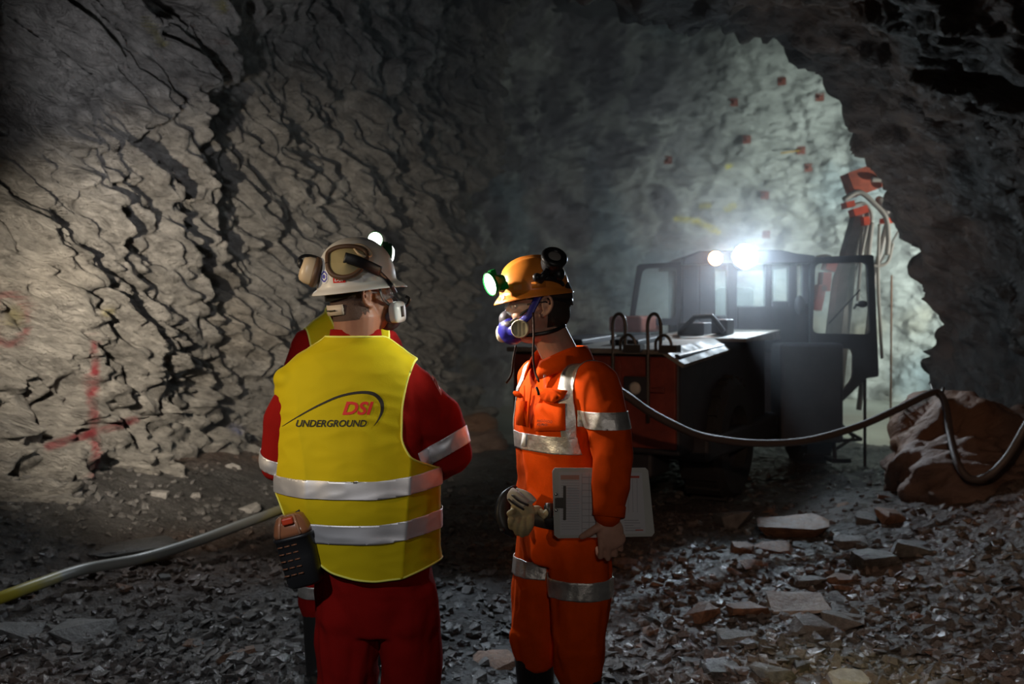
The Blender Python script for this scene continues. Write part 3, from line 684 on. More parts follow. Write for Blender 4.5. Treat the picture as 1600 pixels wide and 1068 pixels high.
# cab frame posts and beams
posts = [(1066, 1092), (1136, 1152), (1196, 1206), (1232, 1246), (1254, 1268)]
bm = bmesh.new()
for a, b in posts: mb(bm, Xp(a), Xp(b), cabY, cabY + .09, 1.2, Zp(402), fn=m2)
mb(bm, Xp(1066), Xp(1268), cabY, cabY + .08, 1.2, Zp(462) , fn=m2) if False else None
mb(bm, Xp(1092), Xp(1136), cabY, cabY + .06, 1.2, Zp(492), fn=m2); mb(bm, Xp(1092), Xp(1118), cabY, cabY + .05, Zp(495), Zp(405), fn=m2); mb(bm, Xp(1152), Xp(1268), cabY, cabY + .06, 1.2, Zp(478), fn=m2)
mb(bm, Xp(1206), Xp(1232), cabY, cabY + .05, 1.2, Zp(470), fn=m2)
mpart('cab_frame', bm, M_black_steel, .012); bm = bmesh.new()
for a, b in ((1080, 1094), (1250, 1266)): mb(bm, Xp(a), Xp(b), cabY + 1.35, cabY + 1.45, 1.2, Zp(400), fn=m2)
mb(bm, Xp(1080), Xp(1266), cabY + 1.35, cabY + 1.45, 1.05, 1.45, fn=m2)
mpart('cab_frame', bm, M_black_steel, .012)
bm = bmesh.new(); prism(bm, [(Xp(1064), Zp(414)), (Xp(1066), Zp(404)), (Xp(1090), Zp(393)), (Xp(1215), Zp(391)), (Xp(1240), Zp(397)), (Xp(1268), Zp(400)), (Xp(1268), Zp(412))], Matrix(((1, 0, 0, 0), (0, 0, 1, cabY - .12), (0, 1, 0, 0), (0, 0, 0, 1))), 1.65)
mpart('cab_roof', bm, M_black_steel, .012)
for a, b, z0, z1 in ((1118, 1136, 492, 412), (1152, 1196, 478, 412), (1206, 1232, 470, 412), (1246, 1254, 478, 412)):
    bm = bmesh.new(); mb(bm, Xp(a), Xp(b), cabY + .02, cabY + .03, Zp(z0), Zp(z1), fn=m2); mpart('window', bm, M_glass)
# seat and wheel inside
bm = bmesh.new(); mb(bm, 2.1, 2.5, cabY + .5, cabY + .62, 1.1, 1.85, fn=m2); mb(bm, 2.1, 2.5, cabY + .6, cabY + 1.0, 1.1, 1.3, fn=m2); mpart('driver_seat', bm, M_tyre, .05)
# mirror blob between cab and door
bm = bmesh.new(); ell(bm, (Xp(1247), cabY - .05, Zp(476)), (.05, .03, .09)); tube(bm, [(Xp(1247), cabY - .05, Zp(476)), (Xp(1266), cabY, Zp(475))], .012, 8); mpart('mirror', bm, M_black_steel, smooth=True)
# doors: flat frames with real openings, glass inside
def framed(name, outer, holes, Y, th, label, glass=True):
    bm = bmesh.new()
    def loop(pts, r=0.0): return [Vector((p[0], Y, p[1])) for p in pts]
    def rounded(pts, r):
        out = []
        n = len(pts)
        for i in range(n):
            p = Vector(pts[i]); a = (Vector(pts[i - 1]) - p); b = (Vector(pts[(i + 1) % n]) - p)
            ra = min(r, a.length * .45); rb = min(r, b.length * .45); A = p + a.normalized() * ra; B = p + b.normalized() * rb
            for t in (0, .25, .5, .75, 1): out.append(tuple((1 - t) ** 2 * A + 2 * t * (1 - t) * p + t * t * B))
        return out
    loops = [rounded(outer, .03)] + [rounded(h, .06) for h in holes]
    edges = []
    for lp in loops:
        V = [bm.verts.new(v) for v in loop(lp)]
        for i in range(len(V)): edges.append(bm.edges.new((V[i], V[(i + 1) % len(V)])))
    bmesh.ops.triangle_fill(bm, use_beauty=True, use_dissolve=False, edges=edges)
    r = bmesh.ops.extrude_face_region(bm, geom=bm.faces[:]); 
    for v in [g for g in r['geom'] if isinstance(g, bmesh.types.BMVert)]: v.co.y += th
    d = mpart(name, bm, M_black_steel, 0, label=label)
    for h in holes:
        bm = bmesh.new(); P = rounded(h, .06); prism(bm, P, Matrix(((1, 0, 0, 0), (0, 0, 1, Y + th * .4), (0, 1, 0, 0), (0, 0, 0, 1))), .008)
        mpart('door_glass', bm, M_glass, parent=d)
    return d
c = lambda px, py: (Xp(px, 9.7), Zp(py, 9.7))
door = framed('cab_door', [c(1264, 402), c(1363, 398), c(1371, 588), c(1352, 590), c(1314, 627), c(1264, 627)],
              [[c(1272, 412), c(1353, 410), c(1358, 522), c(1268, 520)], [c(1272, 544), c(1331, 544), c(1331, 590), c(1312, 614), c(1270, 614)]], 9.66, .05, 'right cab door standing open')
bm = bmesh.new(); tube(bm, [(Xp(1350, 9.6), 9.63, Zp(478)), (Xp(1338, 9.6), 9.60, Zp(476)), (Xp(1334, 9.6), 9.6, Zp(482))], .012, 8); ell(bm, (Xp(1349, 9.6), 9.62, Zp(475)), (.05, .02, .035)); mpart('door_handle', bm, M_black_steel, parent=door, smooth=True)
bm = bmesh.new(); tube(bm, [(Xp(1296, 9.6), 9.62, Zp(505)), (Xp(1345, 9.6), 9.62, Zp(453))], .007, 6); mpart('gas_strut', bm, M_black_steel, parent=door)
framed('cab_door', [c(998, 412), c(1068, 408), c(1066, 508), c(984, 508)], [[c(1006, 419), c(1060, 416), c(1058, 497), c(993, 498)]], 9.78, .05, 'left cab door standing open')
# steps and brackets under the door
bm = bmesh.new()
for a, b in (((1310, 655), (1340, 685)), ((1340, 685), (1312, 703)), ((1316, 668), (1352, 688)), ((1352, 688), (1320, 690)), ((1357, 590), (1357, 750))):
    tube(bm, [(Xp(a[0]), cabY + .1, Zp(a[1])), (Xp(b[0]), cabY + .1, Zp(b[1]))], .016, 8)
mb(bm, Xp(1300), Xp(1330), cabY, cabY + .25, .12, .16, fn=m2); tube(bm, [(Xp(1310), cabY + .1, .14), (Xp(1306), cabY + .1, .5)], .02, 8)
mpart('step_bracket', bm, M_black_steel)
# lamps on the roof
def roof_lamp(px, py, r, m, nm, lab):
    p = Vector((Xp(px, 9.55), 9.58, Zp(py, 9.55))); bm = bmesh.new(); lathe(bm, [(.0005, .10), (r * .7, .10), (r * 1.12, .03), (r * 1.12, -.01), (r * 1.0, -.01), (r * .9, .01), (.0005, .01)], frame(p, (0, 1, 0)), 28)
    tube(bm, [p + Vector((0, .08, 0)), p + Vector((0, .12, -.02))], .02, 8)
    h_ = mpart(nm, bm, M_black_steel, label=lab, smooth=True)
    bm = bmesh.new(); lathe(bm, [(.0005, -.02), (r * .6, -.015), (r * .95, 0), (r * .95, .01), (.0005, .01)], frame(p, (0, 1, 0)), 28); mpart('lamp_glass', bm, m, parent=h_, smooth=True)
    return p
pw = roof_lamp(1165, 400, .118, M_white_glow, 'work_lamp', 'white work lamp shining at the viewer')
pa = roof_lamp(1119, 403, .070, M_amber_glow, 'work_lamp', 'orange lamp left of the white one')
bm = bmesh.new(); ell(bm, (Xp(1302), cabY + .3, Zp(399)), (.085, .06, .03)); mpart('beacon', bm, mat('pale_plastic', (.7, .66, .5), .3), smooth=True)
light('work_lamp_beam', 'SPOT', pw + Vector((0, -.06, 0)), (1.0, 3.6, 0.2), 190, (0.70, 0.86, 1.0), 0.07, 112, 0.5)
light('work_lamp_glow', 'POINT', pw + Vector((0, -.16, 0.02)), None, 40, (0.66, 0.86, 1.0), 0.09)
light('amber_lamp_beam', 'SPOT', pa + Vector((0, -.06, 0)), (0.8, 3.0, 0.6), 12, (1.0, 0.45, 0.18), 0.05, 140, 0.6)
# lamp on the side away from the viewer throws light on the chamber wall ahead
light('forward_lamp', 'SPOT', (Xp(1240), cabY + 1.75, 2.0), (4.6, 18.5, 2.2), 220, (0.75, 0.92, 1.0), 0.06, 95, 1.0)

# ------------------------------------------------------------------ drill boom beyond the machine
M_grey_steel = mat('scraped_grey_steel', (0.30, 0.30, 0.28), 0.5, metal=0.2, var=0.3)
M_hot_orange = mat('bright_orange_paint', (0.85, 0.10, 0.03), 0.5, var=0.25, vscale=8)
M_hose_pale = mat('pale_dusty_hose', (0.50, 0.49, 0.44), 0.6)
BY = 12.0
boom = thing('drill_boom', 'raised drilling boom with orange clamps and pale hoses beyond the machine', 'drilling boom', (4.3, BY, 0))
def bpart(name, bm, m, smooth=True, label=None):
    o = obj(name, bm, m, smooth=smooth); o.parent = boom
    for v in o.data.vertices: v.co -= Vector((4.3, BY, 0))
    if label: o['label'] = label
    return o
B = lambda px, py, dy=0: at(px, py, BY + dy)
bm = bmesh.new(); tube(bm, [B(1292, 660), B(1318, 440), B(1345, 330)], [.16, .14, .11], 8); bpart('boom_arm', bm, M_grey_steel, False)
bm = bmesh.new(); tube(bm, [B(1342, 640, .1), B(1366, 430, .1), B(1399, 300, .1)], [.035, .035, .04], 8); tube(bm, [B(1370, 420, -.1), B(1410, 350, -.1)], .012, 6); bpart('feed_rail', bm, M_grey_steel, False)
bm = bmesh.new(); box(bm, B(1347, 283), (.36, .3, .30), Euler((0, -.35, 0)).to_matrix()); bpart('drill_head', bm, mat('orange_worn', (.62, .16, .09), .5, var=.5, vscale=5), False)
for k, (px, py, s) in enumerate(((1341, 330, (.17, .2, .09)), (1325, 320, (.1, .2, .07)), (1350, 346, (.07, .2, .1)), (1385, 345, (.11, .16, .06)), (1288, 440, (.10, .2, .22)), (1278, 465, (.09, .2, .3)), (1296, 415, (.12, .2, .12)), (1250, 480, (.06, .1, .16)))):
    bm = bmesh.new(); box(bm, B(px, py, -.12), s, Euler((0, -.3 + k * .1, 0)).to_matrix()); bpart('orange_clamp', bm, M_hot_orange, False)
for pts in ([(1318, 312), (1342, 300), (1366, 318), (1384, 340), (1388, 372), (1386, 398)], [(1362, 280), (1380, 282), (1384, 296)], [(1330, 322), (1350, 318), (1362, 340), (1352, 400), (1362, 415), (1386, 410), (1395, 380)], [(1356, 350), (1346, 400), (1340, 470)], [(1362, 348), (1356, 420), (1362, 520)], [(1374, 350), (1372, 440), (1378, 560)]):
    bm = bmesh.new(); tube(bm, smooth_path([B(*p, -.2) for p in pts], 30), .032 if pts[0][0] in (1318, 1362) else .02, 8); bpart('hose', bm, M_hose_pale)
for a_, b_, r_ in (((1404, 312), (1395, 335), .045), ((1374, 312), (1385, 330), .05), ((1375, 268), (1394, 272), .015)):
    bm = bmesh.new(); tube(bm, [B(*a_), B(*b_)], r_, 10, dome=True); bpart('cylinder_end', bm, M_grey_steel)
bm = bmesh.new(); box(bm, B(1340, 700, 0) * 1 + Vector((-.3, .3, -.2)), (.7, 1.0, .5)); bpart('boom_base', bm, M_black_steel, False)
bm = bmesh.new(); tube(bm, [B(1393, 430, .6), B(1391, 735, .9)], .012, 6); bpart('hanging_line', bm, mat('rusty_line', (.3, .15, .08), .6))

# ------------------------------------------------------------------ rock bolts
M_rust = mat('rusty_plate', (0.18, 0.045, 0.025), 0.6, var=.3)
bvh_back = BVHTree.FromPolygons([v.co for v in bpy.data.objects['wall_back'].data.vertices], [p.vertices for p in bpy.data.objects['wall_back'].data.polygons])
for k, (px, py, where) in enumerate(((1222, 127, 'topmost on the far wall'), (1281, 152, 'on the pale crest right of the topmost'), (1147, 160, 'left of the topmost, in shade'), (1167, 218, 'above the dark cleft of the far wall'), (1252, 235, 'with a yellow rod, middle of the lit wall'), (1264, 262, 'small one below the yellow rod'), (1195, 305, 'orange one above the white machine lamp'), (1197, 366, 'just above the cab roof right of the lamp'), (1044, 250, 'far left on the shaded part of the far wall'))):
    d = (at(px, py, 10) - Vector((0, 0, CAMH))).normalized(); hit = bvh_back.ray_cast(Vector((0, 0, CAMH)) + d * 10.5, d)
    if hit[0] is None: continue
    nrm = -d; t = thing('rock_bolt', 'rusty square rock bolt plate ' + where, 'rock bolt', hit[0] + nrm * .05, 0)
    M = frame((0, 0, 0), nrm); s = 0.075
    bm = bmesh.new(); box(bm, (0, 0, 0), (2 * s, 2 * s, .02), M.to_3x3()); ell(bm, (M.to_3x3() @ Vector((0, 0, .012))), (s * .6, s * .6, s * .6)); obj('plate', bm, M_rust, t, smooth=False)
    bm = bmesh.new(); lathe(bm, [(.0005, 0), (.022, 0), (.022, .10), (.0005, .10)], M, 6); obj('bolt_head', bm, M_rust, t, smooth=False)
    if k == 4:
        bm = bmesh.new(); tube(bm, [Vector((0, -.05, 0)), Vector((-.42, -.12, -.07))], .014, 8); o = obj('rod', bm, mat('yellow_rod', (.5, .3, .04), .5), t); o['label'] = 'yellow rod'

# ------------------------------------------------------------------ cables and hoses
M_cable = mat('dusty_black_cable', (0.07, 0.055, 0.05), 0.5, bump=.3, bscale=60, spec=.6)
bm = bmesh.new()
cp = [at(975, 615, 6.5), at(1010, 640, 6.6), at(1050, 662, 6.7), at(1100, 682, 6.9), at(1180, 692, 7.1), at(1260, 688, 7.3), at(1340, 666, 7.5), at(1400, 640, 7.6), at(1445, 618, 7.7), at(1466, 613, 7.75), at(1478, 635, 7.6), at(1485, 680, 7.4), at(1496, 722, 7.2), at(1515, 747, 7.1), at(1545, 742, 7.0), at(1575, 712, 6.95), at(1600, 670, 6.9), at(1640, 600, 6.9)]
cp = [at(860, 560, 6.4), at(930, 590, 6.45)] + cp
tube(bm, smooth_path(cp, 220), .027, 12); o = obj('power_cable', bm, M_cable); tag(o, 'thick cable sagging in front of the machine and looping down the right wall', 'cable')
bm = bmesh.new(); tube(bm, smooth_path([at(1455, 600, 7.9), at(1460, 612, 7.78), at(1470, 620, 7.70), at(1474, 606, 7.78)], 20), .012, 8)
o = obj('cable_hook', bm, M_steel_rail); tag(o, 'steel hook holding the cable on the right rock wall', 'hook')
M_hose = mat('yellow_striped_grey_hose', (0.20, 0.20, 0.18), 0.4, bump=.0)
nt = M_hose.node_tree; n = nt.nodes; L = nt.links
tc = n.new('ShaderNodeTexCoord'); nz_ = n.new('ShaderNodeTexNoise'); nz_.inputs['Scale'].default_value = 1.7; L.new(tc.outputs['Object'], nz_.inputs['Vector'])
rp_ = n.new('ShaderNodeValToRGB'); rp_.color_ramp.elements[0].position = .50; rp_.color_ramp.elements[0].color = (.22, .22, .20, 1); rp_.color_ramp.elements[1].position = .58; rp_.color_ramp.elements[1].color = (.38, .32, .03, 1)
L.new(nz_.outputs['Fac'], rp_.inputs['Fac']); L.new(rp_.outputs['Color'], n['Principled BSDF'].inputs['Base Color'])
def ribbed(bm, pts, r, seg=14):
    n_ = len(pts); tube(bm, pts, [r * (1 + .05 * math.sin(i * math.pi)) if i % 2 else r * .93 for i in range(n_)], seg)
hp = [at(-60, 958, 5.1), at(0, 934, 5.2), at(60, 912, 5.4), at(130, 889, 5.7), at(220, 872, 5.9), at(300, 848, 6.2), at(370, 822, 6.5), at(440, 795, 6.8), at(520, 760, 7.2), at(620, 728, 7.8), at(700, 720, 8.1)]
for i in range(4): hp[i] = hp[i]
bm = bmesh.new(); ribbed(bm, smooth_path(hp, 420), .034); o = obj('air_hose', bm, M_hose); tag(o, 'grey and yellow ribbed hose running from the left edge to the yellow vest worker', 'hose')
# ------------------------------------------------------------------ people
M_skin = mat('skin', (0.33, 0.145, 0.085), 0.5, bump=0.15, bscale=180, bdist=.002, var=.10, vscale=25)
M_skin_b = mat('skin_fair', (0.60, 0.33, 0.24), 0.5, bump=0.15, bscale=180, bdist=.002, var=.10, vscale=25)
M_hair = mat('short_dark_hair', (0.045, 0.03, 0.022), 0.7, bump=.8, bscale=220, bdist=.003)
M_red_cloth = mat('red_workwear_cloth', (0.26, 0.006, 0.004), 0.9, bump=.35, bscale=260, bdist=.002, var=.10, spec=.15)
M_orange_cloth = mat('orange_coverall_cloth', (0.80, 0.080, 0.003), 0.9, bump=.35, bscale=260, bdist=.002, var=.15, vscale=9, spec=.12)
M_vest = mat('yellow_hi_vis_cloth', (0.58, 0.44, 0.005), 0.8, bump=.3, bscale=300, bdist=.0015, spec=.2)
M_piping = mat('pale_yellow_piping', (0.85, 0.82, 0.15), 0.7)
M_tape = mat('silver_reflective_tape', (0.86, 0.86, 0.90), 0.5, metal=.75, bump=.15, bscale=120, bdist=.001)
M_tape_worn = mat('worn_reflective_tape', (0.80, 0.78, 0.74), 0.38, metal=.8, bump=.5, bscale=45, bdist=.006, var=.35, vscale=14)
M_boot = mat('black_rubber_boot', (0.018, 0.018, 0.018), 0.42, bump=.3, bscale=40, bdist=.003)
M_hat_white = mat('white_hard_hat', (0.80, 0.76, 0.70), 0.35, var=.08, spec=.5)
M_hat_orange = mat('orange_hard_hat', (0.88, 0.28, 0.04), 0.32, var=.12, spec=.6)
M_brim = mat('yellow_under_brim', (0.75, 0.60, 0.10), 0.5)
M_black = mat('black_plastic', (0.02, 0.02, 0.022), 0.4)
M_grey_foam = mat('grey_foam', (0.30, 0.28, 0.26), 0.9)
M_green = mat('green_lamp_plastic', (0.01, 0.42, 0.07), 0.35)
M_dark_green = mat('dark_green_lamp_plastic', (0.012, 0.10, 0.03), 0.35)
M_headglow = mat('headlamp_glow', (1, 1, 1), 0.3, emis=(0.95, 1.0, 0.86), estr=9)
M_headglow_soft = mat('headlamp_edge_glow', (1, 1, 1), 0.3, emis=(0.92, 1.0, 0.95), estr=2.2)
M_clear = mat('clear_plastic', (0.75, 0.78, 0.80), 0.06, alpha=.14, spec=1.0)
M_cream = mat('cream_filter_plastic', (0.72, 0.66, 0.50), 0.45)
M_mask_white = mat('white_mask_plastic', (0.62, 0.62, 0.60), 0.35)
M_blue = mat('blue_mask_rubber', (0.03, 0.03, 0.32), 0.4)
M_mask_grey = mat('dark_grey_mask_rubber', (0.07, 0.06, 0.075), 0.5)
M_brown_strap = mat('brown_cord', (0.05, 0.02, 0.012), 0.6)
M_leather = mat('tan_leather', (0.42, 0.34, 0.19), 0.7, bump=.5, bscale=60, bdist=.003, var=.2, vscale=30)
M_print_red = mat('red_print', (0.75, 0.03, 0.02), 0.7)
M_print_black = mat('black_print', (0.025, 0.018, 0.012), 0.7)
M_print_white = mat('white_print', (0.85, 0.85, 0.85), 0.5)
M_print_blue = mat('blue_print', (0.05, 0.04, 0.45), 0.5)
M_eye = mat('eye_white', (0.75, 0.72, 0.70), 0.2); M_iris = mat('iris', (0.03, 0.02, 0.015), 0.15)
M_beige_plastic = mat('beige_ear_cup_plastic', (0.72, 0.55, 0.36), 0.35)
M_brown_rubber = mat('brown_goggle_rubber', (0.13, 0.07, 0.04), 0.5)
M_gog_lens = mat('goggle_lens', (0.55, 0.45, 0.22), 0.1, spec=.9, alpha=.75)

V3 = Vector
class Fig:
    def __init__(s, X, Y, yaw, label, cat='person'):
        s.z0 = float(floor_z([X], [Y])[0]); s.root = thing('person', label, cat, (X, Y, s.z0), yaw)
        s.M = Matrix.Translation((X, Y, s.z0)) @ Matrix.Rotation(yaw, 4, 'Z'); s.I = s.M.inverted()
    def L(s, p): return s.I @ V3(p)
    def at(s, px, py, Y): return s.I @ at(px, py, Y)
    def part(s, name, me, m=None, mats=None, parent=None, label=None, smooth=True):
        o = obj(name, me, m, mats=mats, smooth=smooth); o.parent = parent or s.root
        if label: o['label'] = label
        return o
def bvh_world(o, M):
    me = o.data; return BVHTree.FromPolygons([M @ v.co for v in me.vertices], [tuple(p.vertices) for p in me.polygons])

def hand(bm, W, d, n, s, curl=(.5, .6, .5), spread=.006, sc_=1.0, thumb=None, fcurl=None):
    W, d, n, s = V3(W), V3(d).normalized(), V3(n), V3(s); n = (n - d * n.dot(d)).normalized(); s = d.cross(n).normalized() * (1 if d.cross(n).dot(s) > 0 else -1)
    R = Matrix((s, d, n)).transposed()
    tube(bm, [W - d * .06, W, W + d * .02], [.027 * sc_, .027 * sc_, .030 * sc_], 14, flat=.78, up=s)
    ell(bm, W + d * .050 * sc_, (.042 * sc_, .054 * sc_, .0165 * sc_), R); ell(bm, W + d * .072 * sc_ - s * .004, (.043 * sc_, .030 * sc_, .0145 * sc_), R)
    ell(bm, W + d * .035 * sc_ + s * .024 * sc_ + n * .008, (.019 * sc_, .032 * sc_, .016 * sc_), R)
    offs = (.0315, .0105, -.0105, -.030); lens = (.94, 1.05, .98, .78); rads = (.0092, .0095, .009, .008)
    for k in range(4):
        p = W + d * (.090 - .004 * abs(k - 1)) * sc_ + s * offs[k] * sc_; dd = (d + s * (1.5 - k) * spread * 6).normalized(); nn = n.copy(); pts = [p - d * .02 * sc_, p]
        cs = curl if fcurl is None else fcurl[k]
        for j, (ln, c) in enumerate(zip((.043, .026, .020), cs)):
            q = Quaternion(dd.cross(nn), 1) if False else None
            nd = dd * math.cos(c) + nn * math.sin(c); nn = nn * math.cos(c) - dd * math.sin(c); dd = nd
            mid = pts[-1] + dd * ln * .5 * lens[k] * sc_; end = pts[-1] + dd * ln * lens[k] * sc_; pts += [mid, end]
        tube(bm, pts, [rads[k] * 1.02 * sc_, rads[k] * 1.08 * sc_, rads[k] * .98 * sc_, rads[k] * 1.04 * sc_, rads[k] * .93 * sc_, rads[k] * .97 * sc_, rads[k] * .88 * sc_, rads[k] * .75 * sc_], 12, dome=True)
    t = thumb or [W + d * .022 + s * .026, W + d * .048 + s * .052 + n * .010, W + d * .075 + s * .060 + n * .018, W + d * .098 + s * .058 + n * .022]
    tube(bm, t, [.015 * sc_, .0125 * sc_, .0118 * sc_, .009 * sc_], 12, dome=True)

def head(bm, H):
    R = H.to_3x3(); P = lambda *a: H @ V3(a)
    E = lambda c, r: ell(bm, P(*c), r, R, 28)
    E((0, .012, .036), (.077, .098, .087)); E((0, -.030, -.025), (.063, .064, .085)); E((0, -.022, -.078), (.054, .062, .040)); E((0, -.074, -.098), (.022, .019, .016))
    E((0, .03, -.02), (.068, .072, .06))
    tube(bm, [P(0, -.090, .008), P(0, -.104, -.018), P(0, -.115, -.038)], [.008, .010, .014], 12, dome=True); E((.010, -.100, -.043), (.010, .012, .008)); E((-.010, -.100, -.043), (.010, .012, .008))
    E((0, -.084, .022), (.052, .013, .010))
    for s in (-1, 1):
        E((s * .043, -.066, -.026), (.021, .024, .018)); E((s * .031, -.082, .001), (.016, .010, .011))
        # ear: rim, bowl, lobe
        rim = [(s * .074, -.002, .006), (s * .082, .004, .024), (s * .088, .016, .033), (s * .092, .028, .026), (s * .091, .032, .008), (s * .086, .026, -.010), (s * .080, .014, -.024), (s * .075, .002, -.028), (s * .072, -.003, -.018)]
        tube(bm, smooth_path([P(*q) for q in rim], 26), .0052, 8)
        ell(bm, P(s * .078, .013, .002), (.005, .015, .026), R @ Matrix.Rotation(s * .28, 3, 'Z'), 16); ell(bm, P(s * .077, .004, -.026), (.006, .009, .010), R, 12)
        tube(bm, [P(s * .074, .002, -.004), P(s * .082, .018, .004), P(s * .084, .022, .018)], .0042, 6)
    E((0, -.093, -.064), (.023, .010, .0055)); E((0, -.092, -.074), (.020, .010, .0065))

def hard_hat(fig, H, m, sx=1.0, name='hard_hat', tilt=0.0, top=.178, label=None, bw=1.0, zb=.045):
    R = H @ Matrix.Translation((0, .004, zb)) @ Matrix.Rotation(tilt, 4, 'X'); a, b, h = .104 * sx, .130 * sx, (top - zb)
    n = 96; rings = []
    def dome(t, ph):
        st = math.sin(t) ** .92 if t > 0 else 0; x = a * st * math.cos(ph); y = b * st * math.sin(ph); z = h * max(0, math.cos(t)) ** .82
        z += .007 * math.exp(-(x / .012) ** 2) * sstep(np.array([math.cos(t)]), .25, .6)[0] + .004 * (math.exp(-((abs(x) - .042) / .010) ** 2)) * sstep(np.array([math.cos(t)]), .3, .6)[0]
        return V3((x, y, z))
    for i in range(1, 23):
        t = math.pi / 2 * i / 22; rings.append([R @ dome(t, 2 * math.pi * k / n) for k in range(n)])
    def rim_ring(off, dz):
        out = []
        for k in range(n):
            ph = 2 * math.pi * k / n; c_, s_ = math.cos(ph), math.sin(ph); w_ = off * (1 + .75 * max(0, -s_) ** 3); nrm = V3((c_ / a, s_ / b, 0)).normalized()
            out.append(R @ (V3((a * c_, b * s_, 0)) + nrm * w_ * bw + V3((0, 0, dz - .010 * max(0, -s_) ** 2 * off / .024))))
        return out
    for off, dz in ((.002, -.006), (.007, -.0095), (.015, -.013), (.022, -.018), (.026, -.022), (.0265, -.0245), (.0245, -.0255), (.014, -.018), (.004, -.013), (-.002, -.008)):
        rings.append(rim_ring(off, dz))
    bm = bmesh.new(); V = rings_to_faces(bm, rings, True, False); tp = bm.verts.new(R @ V3((0, 0, h + .007)))
    for k in range(n): bm.faces.new((tp, V[0][k], V[0][(k + 1) % n]))
    # side slots
    for s in (-1, 1): box(bm, R @ V3((s * (a - .001), 0.005, .012)), (.010, .044, .020), R.to_3x3())
    o = fig.part(name, bm, m, label=label); o.data.materials.append(M_brim)
    return o, R
def suspension(fig, H, sx=1.0):
    bm = bmesh.new(); rr = []
    for z, g in ((.024, 0), (.052, -.002)):
        rr.append([H @ V3(((.083 + g) * math.cos(t) * sx, .012 + (.105 + g) * math.sin(t) * sx, z - .020 * max(0, math.sin(t)))) for t in [2 * math.pi * k / 48 for k in range(48)]])
    rings_to_faces(bm, rr, True, False); o = fig.part('headband', bm, M_black); mod_solid(o, .003); 
    return o
def headlamp(fig, c, d, r, shell, glow, power=0, bulge=.14, cone=70, col=(.85, .95, 1), tgt=None, label='headlamp'):
    M = frame(c, d); bm = bmesh.new()
    lathe(bm, [(.0005, -r * 1.3), (r * .45, -r * 1.25), (r * .6, -r * .7), (r * .95, -r * .15), (r * 1.06, 0), (r * 1.06, r * .2), (r * .98, r * .22), (r * .94, r * .08), (.0005, r * .08)], M, 36)
    box(bm, M @ V3((r * .9, 0, -r * .35)), (r * .5, r * .5, r * .5), M.to_3x3()); box(bm, M @ V3((-r * .5, 0, -r * 1.0)), (r * .6, r * .9, r * .7), M.to_3x3())
    o = fig.part('headlamp', bm, shell, label=label, smooth=False); sharp(o)
    bm = bmesh.new(); lathe(bm, [(.0005, r * bulge), (r * .6, r * (.08 + (bulge - .08) * .85)), (r * .85, r * (.08 + (bulge - .08) * .45)), (r * .95, r * .10), (r * .95, r * .08), (.0005, r * .08)], M, 32); fig.part('lamp_glass', bm, glow, parent=o)
    if power:
        wc = fig.M @ (V3(c) + V3(d).normalized() * r * .6); light('headlamp_beam', 'SPOT', wc, tgt, power, col, .02, cone, .7)
    return o
def ear_muff(fig, c, d, up, rx, ry, cup, cushion, foam=None, depth=.045):
    """cup opening along -d, back of the cup along +d"""
    M = frame(c, d, up); bm = bmesh.new(); rings = []
    for s_, z in ((.0, depth), (.55, depth), (.82, depth * .86), (.97, depth * .5), (1.0, depth * .1), (1.0, 0), (.0, 0)):
        rings.append([M @ V3((rx * max(s_, .01) * math.copysign(abs(math.cos(t)) ** .8, math.cos(t)), ry * max(s_, .01) * math.copysign(abs(math.sin(t)) ** .8, math.sin(t)), z)) for t in [2 * math.pi * k / 36 for k in range(36)]])
    rings_to_faces(bm, rings); o = fig.part('ear_muff', bm, cup)
    bm = bmesh.new(); rr = []
    for k in range(49):
        t = 2 * math.pi * k / 48; rr.append(M @ V3((rx * .84 * math.cos(t), ry * .84 * math.sin(t), -.008)))
    tube(bm, rr, .0125, 10, caps=False); bmesh.ops.remove_doubles(bm, verts=bm.verts, dist=1e-5); fig.part('cushion', bm, cushion, parent=o)
    if foam:
        bm = bmesh.new(); ell(bm, M @ V3((0, 0, -.004)), (rx * .92, ry * .92, .014), M.to_3x3()); fig.part('foam_pad', bm, foam, parent=o)
    return o

def wrinkle_fn(amp, sc=(7, 7, 4), seed=0, sharp_=True):
    def f(P, N):
        Q = P * np.array(sc) + seed; wq = Q + 0.6 * np.stack([pn(Q * .7 + 5), pn(Q * .7 + 9), pn(Q * .7 + 13)], 1)
        a = (1 - 2 * np.abs(pn(wq))) if sharp_ else pn(wq)
        return amp * (0.75 * a + 0.4 * pn(wq * 2.3 + 4))
    return f

def limbs(bm, j, r, seg=18, **k): tube(bm, smooth_path(j, 14), r, seg, dome=True, **k)

